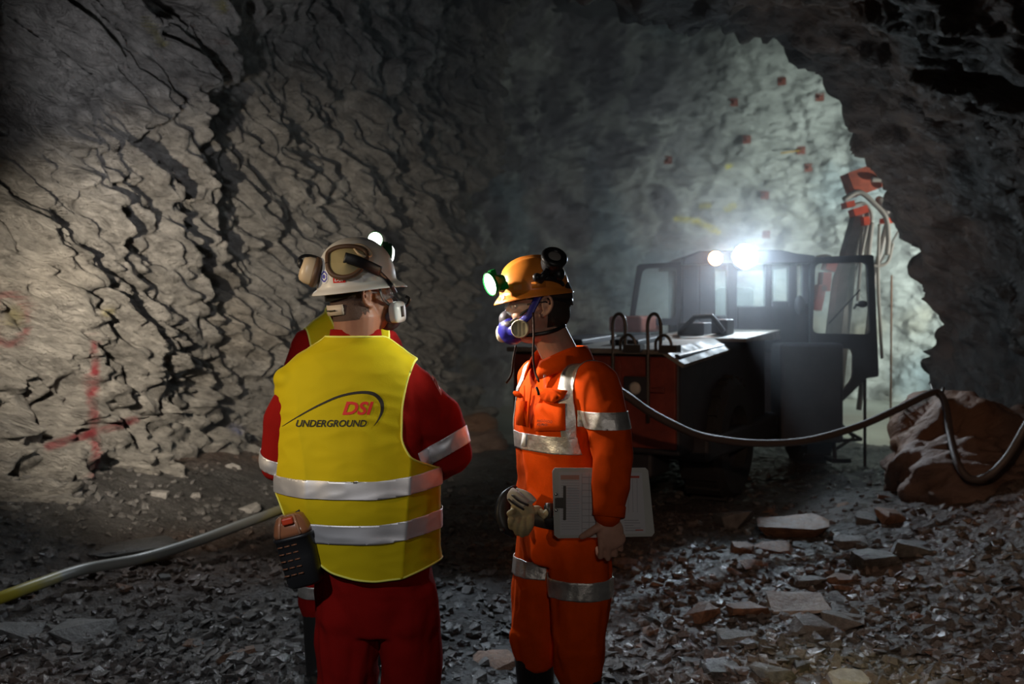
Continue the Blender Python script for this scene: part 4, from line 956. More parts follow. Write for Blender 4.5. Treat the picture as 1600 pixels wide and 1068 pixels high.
def tape_band(fig, me, fns, parent, m=None, off=.0035, name='reflective_tape', label=None):
    t = clip(me, fns, off); o = fig.part(name, t, m or M_tape, parent=parent, label=label); mod_solid(o, .003, -1); return o
def dirv(a, b): return (V3(b) - V3(a)).normalized()
def slab(c, d, lo, hi):
    c = np.array(c); d = np.array(V3(d).normalized()); return [lambda P: (P - c) @ d - lo, lambda P: hi - (P - c) @ d]
def near_seg(a, b, r):
    a = np.array(a, float); b = np.array(b, float)
    def f(P):
        t = np.clip(((P - a) @ (b - a)) / ((b - a) @ (b - a)), 0, 1); return r - np.linalg.norm(P - (a + t[:, None] * (b - a)), axis=1)
    return f
def text_mesh(txt, shear=0.0, bold=.014):
    cu = bpy.data.curves.new('t', 'FONT'); cu.body = txt; cu.shear = shear; cu.resolution_u = 3; cu.offset = bold
    o = bpy.data.objects.new('t', cu); COL.objects.link(o); dg = bpy.context.evaluated_depsgraph_get(); dg.update()
    me = bpy.data.meshes.new_from_object(o.evaluated_get(dg)); bpy.data.objects.remove(o)
    bm = bmesh.new(); bm.from_mesh(me); bpy.data.meshes.remove(me); bmesh.ops.triangulate(bm, faces=bm.faces)
    bmesh.ops.subdivide_edges(bm, edges=[e for e in bm.edges if e.calc_length() > .25], cuts=1)
    return bm
def on_surface(bm, tree, f2px, Iw, lift=.002):
    """lay a flat print on a garment: every vertex is put onto the cloth"""
    o0 = V3((0, 0, CAMH))
    for v in bm.verts:
        px, py = f2px(v.co.x, v.co.y); d = (at(px, py, 1.0) - o0).normalized(); h = tree.ray_cast(o0, d)
        p = h[0] if h[0] is not None else o0 + d * 3.2
        nrm = h[1] if h[0] is not None else -d
        if nrm.dot(d) > 0: nrm = -nrm
        v.co = Iw @ (p + nrm * lift)
    return bm
def print_text(fig, tree, txt, x0, x1, y0, y1, m, parent, shear=0.0, name='printed_text', slope=0.0, label=None, lift=.002, bold=.014):
    bm = text_mesh(txt, shear, bold); xs = [v.co.x for v in bm.verts]; ys = [v.co.y for v in bm.verts]; a, b, c_, d_ = min(xs), max(xs), min(ys), max(ys)
    f = lambda x, y: (x0 + (x - a) / (b - a) * (x1 - x0), y1 - (y - c_) / (d_ - c_) * (y1 - y0) + slope * (x - a) / (b - a))
    on_surface(bm, tree, f, fig.I, lift); return fig.part(name, bm, m, parent=parent, smooth=False, label=label)
def print_poly(fig, tree, pts, m, parent, name='sticker', lift=.0015, cuts=3, label=None):
    bm = bmesh.new(); V = [bm.verts.new((p[0], p[1], 0)) for p in pts]; bm.faces.new(V); bmesh.ops.triangulate(bm, faces=bm.faces)
    if cuts: bmesh.ops.subdivide_edges(bm, edges=bm.edges, cuts=cuts)
    on_surface(bm, tree, lambda x, y: (x, y), fig.I, lift); return fig.part(name, bm, m, parent=parent, smooth=False, label=label)

# ================================================================== worker in the yellow vest, seen from behind
A = Fig(-.455, 3.20, math.radians(174), 'person in a yellow high visibility vest and red workwear seen from behind, head turned right')
zA = lambda py: CAMH - (py - HY) / 486.0 - A.z0; zAb = lambda py: CAMH - (py - HY) / 512.0 - A.z0
xA = lambda px: -((px - CX) / 486.0 + .455)
hd = A.L((-.486, 3.195, 1.632)); f_ang = math.radians(90 + 33) - math.radians(174)   # head turned to the right
HA = Matrix.Translation(hd) @ Matrix.Rotation(f_ang, 4, 'Z') @ Matrix.Rotation(math.radians(-9), 4, 'X')
shL, shR = A.at(462, 600, 3.2), A.at(652, 598, 3.2)      # screen left and right shoulders
elL, elR = A.at(440, 722, 3.22), A.at(703, 707, 3.22)
wrL, wrR = A.at(500, 742, 3.46), A.at(650, 748, 3.47)
hipL, hipR = V3((xA(548), 0, .92)), V3((xA(622), 0, .92)); knL, knR = V3((xA(541), -.01, .50)), V3((xA(641), -.01, .50)); anL, anR = V3((xA(541), .01, .09)), V3((xA(652), .02, .09))
nk0, nk1 = V3((xA(560), .02, zA(560))), HA @ V3((0, .02, -.06))
tors = [(.86, .165, .125, xA(585)), (.98, .205, .145, xA(568)), (1.10, .225, .155, xA(563)), (1.25, .215, .145, xA(558)), (1.36, .205, .120, xA(556)), (1.43, .165, .095, xA(556)), (1.475, .10, .078, xA(557), .01), (1.505, .066, .066, xA(557), .01)]
def core(bm, T, k=.86):
    loft(bm, [(r[0], r[1] * k, r[2] * k, r[3] if len(r) > 3 else 0, r[4] if len(r) > 4 else 0) for r in T[:-1]], 32)
bm = bmesh.new(); head(bm, HA); tube(bm, [nk0 - V3((0, 0, .06)), nk0, nk1 + V3((0, .01, 0)), HA @ V3((0, .03, -.02))], [.062, .066, .074, .070], 24); core(bm, tors, .8)
for s, e, w_, sd in ((shL, elL, wrL, 1), (shR, elR, wrR, -1)):
    limbs(bm, [s + V3((sd * -.0, 0, -.03)), e], [.036, .036]); limbs(bm, [e, w_], [.040, .028]); d = dirv(e, w_); hand(bm, w_, d, (0, 0, -1) if False else V3((0, .2, -1)), V3((-sd, 0, 0)), (.5, .6, .4))
for h_, k_, a_ in ((hipL, knL, anL), (hipR, knR, anR)): limbs(bm, [h_, k_, a_], [.075, .055, .04])
body = A.part('body', fuse(bm, .0036, 3), M_skin)
M_hair_a = mat('cropped_brown_hair', (0.085, 0.045, 0.03), 0.7, bump=.8, bscale=220, bdist=.003)
hair = A.part('hair', clip(body.data, [lambda P: (np.c_[P, np.ones(len(P))] @ np.array(HA.inverted()).T)[:, 1] - .012 - 0.1 * ((np.c_[P, np.ones(len(P))] @ np.array(HA.inverted()).T)[:, 2] < -.2), lambda P: (np.c_[P, np.ones(len(P))] @ np.array(HA.inverted()).T)[:, 2] + .062, lambda P: .0785 - .012 * pn(P * 70) * .35 - np.abs((np.c_[P, np.ones(len(P))] @ np.array(HA.inverted()).T)[:, 0])], .0012), M_hair_a)
# jacket and trousers
bm = bmesh.new(); loft(bm, tors, 40)
limbs(bm, [shL + V3((-.03, 0, .02)), shL.lerp(elL, .5), elL], [.072, .078, .066]); limbs(bm, [elL, wrL], [.064, .046])
limbs(bm, [shR + V3((.045, 0, .0)), shR.lerp(elR, .5), elR], [.074, .086, .070]); limbs(bm, [elR, wrR], [.068, .048])
me = fuse(bm, .0065, 6); displace(me, wrinkle_fn(.008, (9, 9, 8), 3)); jacket = A.part('jacket', me, M_red_cloth)
bm = bmesh.new(); loft(bm, [(.56, .150, .088, xA(592)), (.63, .168, .102, xA(590)), (.70, .176, .118, xA(589)), (.78, .178, .130, xA(586)), (.90, .182, .13, xA(580)), (1.0, .185, .125, xA(574))], 36)
limbs(bm, [hipL, knL, anL + V3((0, 0, .02))], [.108, .098, .082]); limbs(bm, [hipR, knR, anR + V3((0, 0, .02))], [.086, .096, .084]); limbs(bm, [V3((xA(545), 0, .78)), V3((xA(543), 0, .60))], [.098, .10]); limbs(bm, [V3((xA(636), 0, .70)), V3((xA(640), 0, .58))], [.092, .096])
me = fuse(bm, .007, 14); displace(me, lambda P, N: wrinkle_fn(.007, (6, 6, 9), 12)(P, N) + wrinkle_fn(.007, (11, 11, 2.5), 44)(P, N)); A.part('trousers', me, M_red_cloth)
bm = bmesh.new(); c_ = V3((xA(557), .012, zA(527)))
rings_to_faces(bm, [sell((c_.x, c_.y, c_.z + dz), rx, rx * .98, 40, 2) for dz, rx in ((-.03, .088), (.0, .084), (.026, .081), (.027, .077), (-.01, .077))], True, False); A.part('collar', bm, M_red_cloth)
for a_, nm in ((anL, 'boot'), (anR, 'boot')):
    bm = bmesh.new(); tube(bm, [V3((a_.x, a_.y, .36)), V3((a_.x, a_.y, .12)), V3((a_.x, a_.y, .06))], [.062, .05, .05], 18); ell(bm, (a_.x, a_.y - .06, .045), (.048, .13, .045)); box(bm, (a_.x, a_.y - .05, .012), (.085, .26, .024)); A.part('boot', fuse(bm, .006, 4), M_boot)
# vest
vrows = [(.66, .245, .165, xA(584)), (zA(905), .238, .168, xA(580)), (zA(850), .25, .168, xA(567)), (zA(790), .262, .178, xA(561)), (zA(740), .266, .178, xA(560)), (zA(690), .262, .172, xA(556)), (zA(640), .252, .162, xA(550)), (zA(600), .240, .150, xA(546)), (zA(575), .222, .135, xA(548)), (zA(553), .180, .115, xA(552)), (zA(535), .125, .095, xA(556)), (zA(522), .088, .086, xA(557), .01), (zA(508), .080, .080, xA(557), .01)]
bm = bmesh.new(); loft(bm, vrows, 56, e=2.25)
ell(bm, A.at(465, 592, 3.2), (.075, .09, .05)); ell(bm, A.at(628, 578, 3.2), (.075, .09, .05))
me = fuse(bm, .006, 8)
def vest_fold(P, N):
    # hanging folds of the back panel
    b = sstep(P[:, 1], 0.0, .06)
    ph = (P[:, 0] - xA(574)) * 40 + 2.0 * pn(P * 2.2); return .010 * b * (1 - 2 * np.abs(np.sin(ph * .5)) ** .7) * sstep(pn(P * np.array([3, 3, 1.2]) + 8), -.5, .3) * sstep(zA(590) - P[:, 2], 0, .2) + .003 * pn(P * np.array([14, 14, 5])) + .0022 * (1 - 2 * np.abs(pn(P * np.array([9, 9, 22]) + 3))) - .0006
displace(me, vest_fold)
ix = lambda tab: (np.array([zA(y) for x, y in tab])[::-1], np.array([(x - CX) / 486.0 for x, y in tab])[::-1])
RW = ix([(640, 500), (652, 535), (656, 545), (646, 590), (641, 630), (642, 680), (655, 704), (680, 722), (702, 740), (760, 750), (760, 960)])
LWt = ix([(480, 500), (440, 545), (426, 580), (421, 615), (428, 650), (434, 690), (430, 730), (424, 760), (380, 770), (380, 960)])
def toX(P): return -(P[:, 0]) - .455     # world X of a point of the vest, the wearer's back being square to the lens
fR = lambda P: np.interp(P[:, 2], RW[0], RW[1]) - toX(P)
fL = lambda P: toX(P) - np.interp(P[:, 2], LWt[0], LWt[1])
hx = np.array([(x - CX) / 505.0 for x in (400, 430, 445, 470, 500, 530, 565, 600, 640, 690, 760)]); hzz = np.array([zAb(y) for y in (770, 786, 815, 850, 878, 896, 905, 908, 903, 888, 880)])
fH = lambda P: P[:, 2] - np.interp(toX(P), hx, hzz)
cn = np.array([xA(557), .012])
fN = lambda P: zA(525) - .5 * sstep(-P[:, 1], -.02, .14) - P[:, 2]
vest_full = me; vme = clip(me, [fR, fL, fH, fN]); vest = A.part('vest', vme.copy(), M_vest); mod_solid(vest, .003, -1)
def border_piping(fig, me, r, m, parent):
    bm = bmesh.new(); bm.from_mesh(me); be = set(e for e in bm.edges if e.is_boundary); out = bmesh.new(); 
    while be:
        e = be.pop(); loop_ = [e.verts[0], e.verts[1]]; go = True
        while go:
            go = False
            for e2 in loop_[-1].link_edges:
                if e2 in be: be.discard(e2); loop_.append(e2.other_vert(loop_[-1])); go = True; break
        if len(loop_) < 12: continue
        P = np.array([v.co[:] for v in loop_]); closed = (loop_[0] == loop_[-1]) or (loop_[0].co - loop_[-1].co).length < .012
        s = np.concatenate([[0], np.cumsum(np.linalg.norm(np.diff(P, axis=0), axis=1))]); n_ = max(12, int(s[-1] / .012)); t = np.linspace(0, s[-1], n_)
        P = np.stack([np.interp(t, s, P[:, k]) for k in range(3)], 1)
        for _ in range(2): P[1:-1] = .25 * P[:-2] + .5 * P[1:-1] + .25 * P[2:]
        tube(out, [V3(p) for p in P], r, 6)
    bm.free(); return fig.part('piping', out, m, parent=parent)
border_piping(A, vme, .0035, M_piping, vest)
def zband(fig_y0, fig_y1, f2=None):   # band whose edges follow screen rows, sagging a little to the right
    lo = zAb(fig_y1); hi = zAb(fig_y0); sl = lambda P: .024 * sstep(toX(P), xs0, xs0 + .22)
    xs0 = (600 - CX) / 486.0
    return [lambda P: P[:, 2] - lo - sl(P), lambda P: hi + sl(P) - P[:, 2]]
tape_band(A, vme, zband(751, 779), vest, off=.0065, name='reflective_tape'); tape_band(A, vme, zband(819, 849), vest, off=.0065, name='reflective_tape')
# sleeve tapes near both elbows
dR = dirv(shR, elR); cR = shR.lerp(elR, .86); dR2 = V3((-.50, 0, -.86)).normalized()
tape_band(A, jacket.data, slab(cR, dR2, -.018, .034) + [near_seg(shR.lerp(elR, .5), elR + V3((0, 0, -.03)), .125), lambda P: P[:, 1] - (elR.y - .3), fR_ := (lambda P: toX(P) - (652 - CX) / 486.0)], jacket, off=.004)
dL2 = V3((.25, -.2, -.95)).normalized(); tape_band(A, jacket.data, slab(elL, dL2, -.025, .02) + [near_seg(shL, elL + V3((0, 0, -.04)), .11)], jacket, off=.004)
treeA = bvh_world(vest, A.M)
print_text(A, treeA, 'DSI', 535, 584, 627, 648, M_print_red, vest, shear=.3, label='bold red italic letters DSI', bold=.032)
print_text(A, treeA, 'UNDERGROUND', 463, 573, 655.5, 666.5, M_print_black, vest, shear=.28, label='dark italic letters UNDERGROUND', bold=.022)
sw_c = [(441, 666), (470, 648), (500, 632), (530, 619), (560, 613), (583, 615), (595, 626), (597, 640), (592, 654), (584, 665)]; sw_w = [.2, .9, 1.4, 1.6, 2.0, 2.7, 3.2, 2.4, 1.3, .2]
C_ = smooth_path([(p[0], p[1], 0) for p in sw_c], 60); Wd = np.interp(np.linspace(0, 9, 61), range(10), sw_w); bm = bmesh.new(); rr = []
for i, p in enumerate(C_):
    t = (C_[min(i + 1, 60)] - C_[max(i - 1, 0)]).normalized(); nn = V3((-t.y, t.x, 0)); rr.append((bm.verts.new(p + nn * Wd[i]), bm.verts.new(p - nn * Wd[i])))
for a_, b_ in zip(rr, rr[1:]): bm.faces.new((a_[0], a_[1], b_[1], b_[0]))
on_surface(bm, treeA, lambda x, y: (x, y), A.I); A.part('printed_arc', bm, M_print_black, parent=vest, smooth=False)
treeJ = bvh_world(jacket, A.M)
print_poly(A, treeJ, [(674, 585), (680, 590), (690, 612), (689, 618), (683, 607), (677, 596)], mat('pale_red_badge', (.75, .25, .22), .6), jacket, name='badge', label='pale badge on the sleeve')
# hard hat, goggles, muffs, lamp
hatA, RA = hard_hat(A, HA, M_hat_white, 1.0, tilt=math.radians(1), top=.188, label='white full brim hard hat', bw=.75, zb=.05); suspension(A, HA)
bm = bmesh.new(); rr = []
for z in (-.038, -.006):
    rr.append([HA @ V3((.079 * math.sin(t), .012 + .103 * math.cos(t), z - .003)) for t in np.linspace(-.75, .55, 14)])
rings_to_faces(bm, rr, False, False); o = A.part('ratchet_band', bm, mat('beige_plastic', (.62, .50, .38), .5), label='beige adjuster band at the nape'); mod_solid(o, .005, 1)
bm = bmesh.new()
for z in (-.025,): tube(bm, [HA @ V3((.079 * math.sin(t), .012 + .110 * math.cos(t), z)) for t in np.linspace(-.5, -.05, 10)], .002, 6)
A.part('slot_row', bm, M_black, parent=o)
treeH = bvh_world(hatA, A.M)
print_poly(A, treeH, [(507 + 6.5 * math.cos(t), 432 + 11 * math.sin(t)) for t in np.linspace(0, 6.28, 20)[:-1]], M_print_white, hatA, name='round_sticker', cuts=2)
for k in range(3): print_poly(A, treeH, [(507 + (4.6 - k * 1.3) * math.cos(t) + (.8 if i % 2 else 0), 432 + (8.6 - k * 2.6) * math.sin(t)) for i, t in enumerate(np.linspace(0, 6.28, 15)[:-1])], (M_print_blue, M_print_white, M_print_blue)[k], hatA, name='round_emblem', lift=.0022 + k * .0006, cuts=1)
print_poly(A, treeH, [(520, 432), (540, 431), (540, 441), (521, 442)], M_print_red, hatA, name='red_sticker', cuts=2)
print_text(A, treeH, 'DSI', 523, 537, 433.5, 439.5, M_print_white, hatA, shear=.2, name='sticker_text', lift=.0028)
# goggles pushed up on the hat: frame, lens, strap
def hat_pt(px, py, lift): 
    o0 = V3((0, 0, CAMH)); d = (at(px, py, 1) - o0).normalized(); h = treeH.ray_cast(o0, d); return A.I @ ((h[0] if h[0] is not None else o0 + d * 3.18) - d * lift)
gp = [(512, 412), (513, 396), (524, 388), (542, 385), (560, 387), (572, 395), (570, 412), (556, 427), (538, 433), (522, 430), (514, 421)]
bm = bmesh.new(); rr = smooth_path([hat_pt(*p, .016) for p in gp] + [hat_pt(*gp[0], .016)], 60); tube(bm, rr, .0085, 10, caps=False); gog = A.part('goggles', bm, M_brown_rubber, label='brown framed goggles pushed up on the hat')
bm = bmesh.new(); cen = hat_pt(541, 410, .030); rings = []
for f_ in (1.0, .8, .5, .2, .02): rings.append([cen.lerp(p, f_) + (HA.to_3x3() @ V3((0, 0, 0))) for p in rr[:-1]])
rings_to_faces(bm, rings, True, False); A.part('goggle_lens', bm, M_gog_lens, parent=gog)
bm = bmesh.new(); sp = smooth_path([hat_pt(538, 402, .034), hat_pt(556, 407, .032), hat_pt(575, 415, .024), hat_pt(594, 424, .012)], 16); tube(bm, sp, .0165, 10, flat=.25, up=V3((0, 0, 1))); A.part('goggle_strap', bm, M_black, parent=gog)
bm = bmesh.new(); sp = smooth_path([hat_pt(592, 424, .012), hat_pt(604, 436, .006), hat_pt(612, 447, .004), hat_pt(618, 458, -.01)], 16); tube(bm, sp, .0075, 8, flat=.35); A.part('goggle_strap', bm, M_black, parent=gog)
bm = bmesh.new(); rr = smooth_path([hat_pt(549, 384, .012), hat_pt(562, 382, .018), hat_pt(575, 388, .020), hat_pt(580, 398, .016), hat_pt(572, 401, .02), hat_pt(560, 396, .02)], 24); tube(bm, rr + [rr[0]], .004, 8); A.part('goggle_vent', bm, M_beige_plastic, parent=gog)
cL = A.at(489, 424, 3.12); ear_muff(A, cL, (A.I.to_3x3() @ V3((-.93, -.25, .25))), (0, 0, 1), .044, .036, M_beige_plastic, M_brown_rubber, M_black, .040)
bm = bmesh.new(); tube(bm, smooth_path([A.at(474, 416, 3.10), A.at(467, 406, 3.10), A.at(478, 399, 3.12), A.at(500, 405, 3.16), A.at(508, 425, 3.17)], 20), .005, 8); ell(bm, A.at(470, 412, 3.10), (.010, .012, .016)); A.part('muff_arm', bm, M_black)
dA = A.I.to_3x3() @ V3((.93, .32, -.08)); headlamp(A, A.at(606, 397, 3.24), dA, .034, M_dark_green, M_headglow_soft, 62, .6, 80, (1, .90, .78), V3((.18, 3.35, 1.50)), 'dark green headlamp on the front of the hat')
bm = bmesh.new(); box(bm, A.at(594, 388, 3.20), (.016, .012, .014)); A.part('lamp_switch', bm, mat('orange_plastic', (.8, .2, .05), .4))
# face mask and safety glasses
def mask(fig, H, m_body, m_top, m_filter, fr=.031, grid=True, cover=False, fx=(.062, -.092, -.066), fd=(.86, -.50, -.05)):
    P = lambda *a: H @ V3(a); R = H.to_3x3()
    bm = bmesh.new(); ell(bm, P(0, -.098, -.070), (.044, .036, .044), R); ell(bm, P(0, -.088, -.095), (.040, .034, .026), R); tube(bm, [P(-.05, -.075, -.075), P(0, -.115, -.075), P(.05, -.075, -.075)], .022, 14, dome=True); o = fig.part('respirator', fuse(bm, .003, 4), m_body)
    bm = bmesh.new(); ell(bm, P(0, -.107, -.040), (.026, .024, .030), R); ell(bm, P(0, -.098, -.058), (.045, .030, .024), R); fig.part('nose_cup', fuse(bm, .003, 4), m_top, parent=o)
    for s in (-1, 1):
        d = R @ V3((s * fd[0], fd[1], fd[2])); M = frame(P(s * fx[0] * (1 if (s > 0 or grid is False) else .75), fx[1] - (.046 if (s < 0 and grid) else 0), fx[2] - (.016 if (s < 0 and grid) else 0)), d if (s > 0 or grid is False) else R @ V3((-.55, -.80, -.05)), R @ V3((0, 0, 1)))
        bm = bmesh.new()
        if cover:
            rings = [[M @ V3((fr * k1 * (1.25 if math.cos(t) > 0 else .95) * math.copysign(abs(math.cos(t)) ** .55, math.cos(t)), fr * k1 * math.copysign(abs(math.sin(t)) ** .55, math.sin(t)), z)) for t in [2 * math.pi * k / 40 for k in range(40)]] for k1, z in ((.7, -.02), (1.0, -.012), (1.05, .004), (1.0, .012), (.55, .018), (.02, .018))]
            rings_to_faces(bm, rings)
        else: lathe(bm, [(.0005, -.022), (fr * .8, -.022), (fr, -.012), (fr, .006), (fr * .93, .011), (fr * .86, .011), (fr * .84, .008), (.0005, .008)], M, 40)
        f = fig.part('filter', bm, m_filter, parent=o)
        bm = bmesh.new()
        if grid:
            for i in range(-5, 6):
                for j in (-1, 0, 1):
                    if abs(i) > 4 and j: continue
                    box(bm, M @ V3((i * .0042, j * .012, .0080)), (.0014, .0085, .003), M.to_3x3() @ Matrix.Rotation(.35, 3, 'Z'))
        else: box(bm, M @ V3((.006, 0, .0185)), (.034, .014, .003), M.to_3x3())
        fig.part('filter_slots', bm, M_print_black, parent=o)
    return o
mask(A, HA, M_mask_grey, M_mask_grey, M_mask_white, .030, False, True)
def glasses(fig, H, m_arm):
    P = lambda *a: H @ V3(a); bm = bmesh.new(); rr = []
    for z, g in ((-.026, -.004), (-.014, .002), (0, .004), (.012, .003), (.018, 0)):
        rr.append([P((.078 + g) * math.sin(t), .0 - (.112 + g) * math.cos(t) + .004, z * (1 - .35 * abs(math.sin(t)) ** 3) + (.008 * math.exp(-(t / .12) ** 2) if z < -.01 else 0)) for t in np.linspace(-1.15, 1.15, 36)])
    rings_to_faces(bm, rr, False, False); o = fig.part('safety_glasses', bm, M_clear, label='clear safety glasses'); mod_solid(o, .0015)
    for s in (-1, 1):
        bm = bmesh.new(); tube(bm, [P(s * .074, -.045, .008), P(s * .083, -.01, .014), P(s * .085, .012, .016), P(s * .080, .03, .004)], .0026, 8); fig.part('temple_arm', bm, m_arm, parent=o)
    return o
glasses(A, HA, M_clear)
bm = bmesh.new(); P = lambda *a: HA @ V3(a)
tube(bm, smooth_path([P(-.05, -.09, -.05), P(-.080, -.04, -.01), P(-.084, -.03, .05)], 16), .006, 8, flat=.25, up=(0, 0, 1))
tube(bm, smooth_path([P(-.02, -.125, -.055), P(-.024, -.150, -.045), P(-.024, -.160, -.028), P(-.02, -.150, -.018)], 14), .005, 8); A.part('mask_strap', bm, M_black)
for s in (-1, 1):
    bm = bmesh.new(); ell(bm, HA @ V3((s * .031, -.0835, .001)), (.011, .0095, .009), HA.to_3x3()); A.part('eye', bm, M_eye)

# ================================================================== worker in orange coveralls
Bf = Fig(.172, 3.27, math.radians(-55), 'person in dirty orange coveralls and orange hard hat standing in profile with a clipboard')
b = math.radians(5); HB = Matrix.Translation(Bf.L((.087, 3.22, 1.602))) @ Matrix.Rotation(math.radians(-90) + b - math.radians(-55), 4, 'Z') @ Matrix.Rotation(math.radians(1), 4, 'X')
bL = Bf.at
s1, e1, w1 = bL(936, 600, 3.12), bL(958, 712, 3.02), bL(951, 806, 2.985)          # arm towards the viewer
s2 = V3((-.185, .0, 1.385)); e2 = V3((-.205, .05, 1.12)); w2 = V3((-.10, .155, .95))
nk = HB @ V3((0, .02, -.06)); nb = V3((0, .005, 1.43))
hL, kL, aL = V3((.085, .0, .90)), V3((.10, -.02, .48)), V3((.10, .01, .08)); hR, kR, aR = V3((-.085, .0, .90)), V3((-.09, -.05, .48)), V3((-.10, -.03, .08))
torB = [(.80, .155, .118), (.88, .168, .128), (.955, .160, .125), (1.02, .165, .130), (1.12, .168, .132, 0, -.005), (1.25, .178, .130, 0, -.01), (1.35, .180, .115, 0, -.005), (1.41, .150, .092, 0, 0), (1.45, .09, .075, 0, .0), (1.475, .064, .064, 0, -.005)]
bm = bmesh.new(); head(bm, HB); tube(bm, [nb - V3((0, 0, .05)), nb, nk], [.066, .062, .058], 24); core(bm, torB)
limbs(bm, [s1, e1], [.046, .038]); limbs(bm, [e1, w1], [.037, .026]); limbs(bm, [s2, e2], [.046, .038]); limbs(bm, [e2, w2], [.037, .026])
for h_, k_, a_ in ((hL, kL, aL), (hR, kR, aR)): limbs(bm, [h_, k_, a_], [.07, .05, .038])
# the hand lies on the board's face, thumb along it, fingers hooked under its lower edge
d1 = Bf.I.to_3x3() @ V3((.10, .06, -1)); n1_ = Bf.I.to_3x3() @ V3((-.15, 1, 0)); sd1 = Bf.I.to_3x3() @ V3((-1, 0, 0))
th = [bL(941, 822, 2.985), bL(930, 826, 2.975), bL(919, 833, 2.98), bL(909, 838, 2.99)]
hand(bm, bL(951, 806, 2.985), d1, n1_, sd1, sc_=1.0, thumb=th, fcurl=[(.35, 1.35, .6), (.35, 1.4, .7), (.4, 1.45, .8), (.5, 1.5, .8)])
hand(bm, w2, dirv(e2, w2), V3((0, -1, 0)), V3((0, 0, 1)), (.5, .7, .5), sc_=.92)
bodyB = Bf.part('body', fuse(bm, .0034, 2), M_skin_b)
HBi = np.array(HB.inverted()).T; hc = lambda P: np.c_[P, np.ones(len(P))] @ HBi
Bf.part('hair', clip(bodyB.data, [lambda P: hc(P)[:, 1] - (.020 - .03 * sstep(hc(P)[:, 2], .0, .03)), lambda P: hc(P)[:, 2] + .065, lambda P: .0775 - np.abs(hc(P)[:, 0])], .002), M_hair)
for s in (-1, 1):
    bm = bmesh.new(); ell(bm, HB @ V3((s * .031, -.0838, .001)), (.0115, .0095, .009), HB.to_3x3()); e_ = Bf.part('eye', bm, M_eye); bm = bmesh.new(); ell(bm, HB @ V3((s * .031, -.0915, .001)), (.005, .003, .005), HB.to_3x3()); Bf.part('iris', bm, M_iris, parent=e_)
    bm = bmesh.new(); tube(bm, smooth_path([HB @ V3((s * .014, -.094, .020)), HB @ V3((s * .032, -.092, .026)), HB @ V3((s * .050, -.080, .020))], 8), .004, 6, flat=.6); Bf.part('eyebrow', bm, M_hair)
# coverall
bm = bmesh.new(); loft(bm, torB, 40); limbs(bm, [s1 + V3((-.02, 0, .0)), s1.lerp(e1, .5), e1], [.074, .068, .058]); limbs(bm, [e1, e1.lerp(w1, .5), w1 + V3((0, 0, .01))], [.058, .056, .044])
limbs(bm, [s2 + V3((.04, 0, 0)), s2.lerp(e2, .5), e2], [.068, .064, .056]); limbs(bm, [e2, w2], [.056, .044])
limbs(bm, [hL, hL.lerp(kL, .5), kL + V3((0, 0, .02))], [.100, .094, .076]); limbs(bm, [hR, hR.lerp(kR, .5), kR + V3((0, 0, .02))], [.100, .094, .076])
limbs(bm, [kL + V3((0, 0, .06)), kL - V3((0, .0, .02))], [.082, .070]); limbs(bm, [kR + V3((0, 0, .06)), kR - V3((0, 0, .0))], [.080, .070])
meB = fuse(bm, .006, 6)
def fold_b(P, N):
    g = wrinkle_fn(.0065, (9, 9, 6), 31)(P, N) + wrinkle_fn(.0085, (14, 14, 3), 60)(P, N) * sstep(-P[:, 2], -.95, -.7)
    belt = np.exp(-((P[:, 2] - .945) / .018) ** 2) * (np.abs(P[:, 0]) < .2); blouse = np.exp(-((P[:, 2] - 1.0) / .035) ** 2) * (np.abs(P[:, 0]) < .19)
    return g - .012 * belt + .012 * blouse
displace(meB, fold_b); cov = Bf.part('coverall', meB, M_orange_cloth)
treeB = bvh_world(cov, Bf.M); cb = cov
armc = near_seg(s1.lerp(e1, .2), w1, .098); notarm = lambda P: -armc(P) - 0.0; arm2 = near_seg(s2.lerp(e2, .25), w2, .085); notarm2 = lambda P: -arm2(P)
tape_band(Bf, meB, [lambda P: P[:, 2] - (CAMH - (700 - HY) / 479 - Bf.z0), lambda P: (CAMH - (674 - HY) / 479 - Bf.z0) - P[:, 2], (lambda P: -near_seg(s1.lerp(e1, .2), w1, .087)(P)), (lambda P: .168 - P[:, 0]), notarm2], cb, M_tape_worn, label='soiled chest tape')
az = lambda py: (CAMH - (py - HY) / 508.0 - Bf.z0)
tape_band(Bf, meB, [lambda P: P[:, 2] - az(668), lambda P: az(642) - P[:, 2], armc, (lambda P: P[:, 0] - .160)], cb, M_tape_worn)
cx_s = lambda P: .118 + .026 * sstep(-P[:, 2], -1.42, -1.25)
for sg in (1, -1):
    tape_band(Bf, meB, [lambda P: (sg * P[:, 0]) - cx_s(P) + .026 - .008 * sstep(-P[:, 2], -1.42, -1.25), lambda P: cx_s(P) + .026 - .012 * sstep(-P[:, 2], -1.42, -1.25) - sg * P[:, 0], lambda P: P[:, 2] - (CAMH - (676 - HY) / 479 - Bf.z0), (lambda P: .30 - P[:, 1]), (lambda P: -near_seg(s1.lerp(e1, .35), e1, .075)(P)), (lambda P: -near_seg(s2.lerp(e2, .35), e2, .075)(P))], cb, M_tape_worn)
for kn_, z0_, sg in ((kL, .735, 1), (kR, .765, -1)):
    tape_band(Bf, meB, [lambda P: P[:, 2] - (z0_ - .028), lambda P: (z0_ + .030) - P[:, 2], lambda P: sg * P[:, 0] - .004, near_seg((kn_.x, kn_.y, .95), (kn_.x, kn_.y, .5), .16)], cb, M_tape_worn, off=.006)
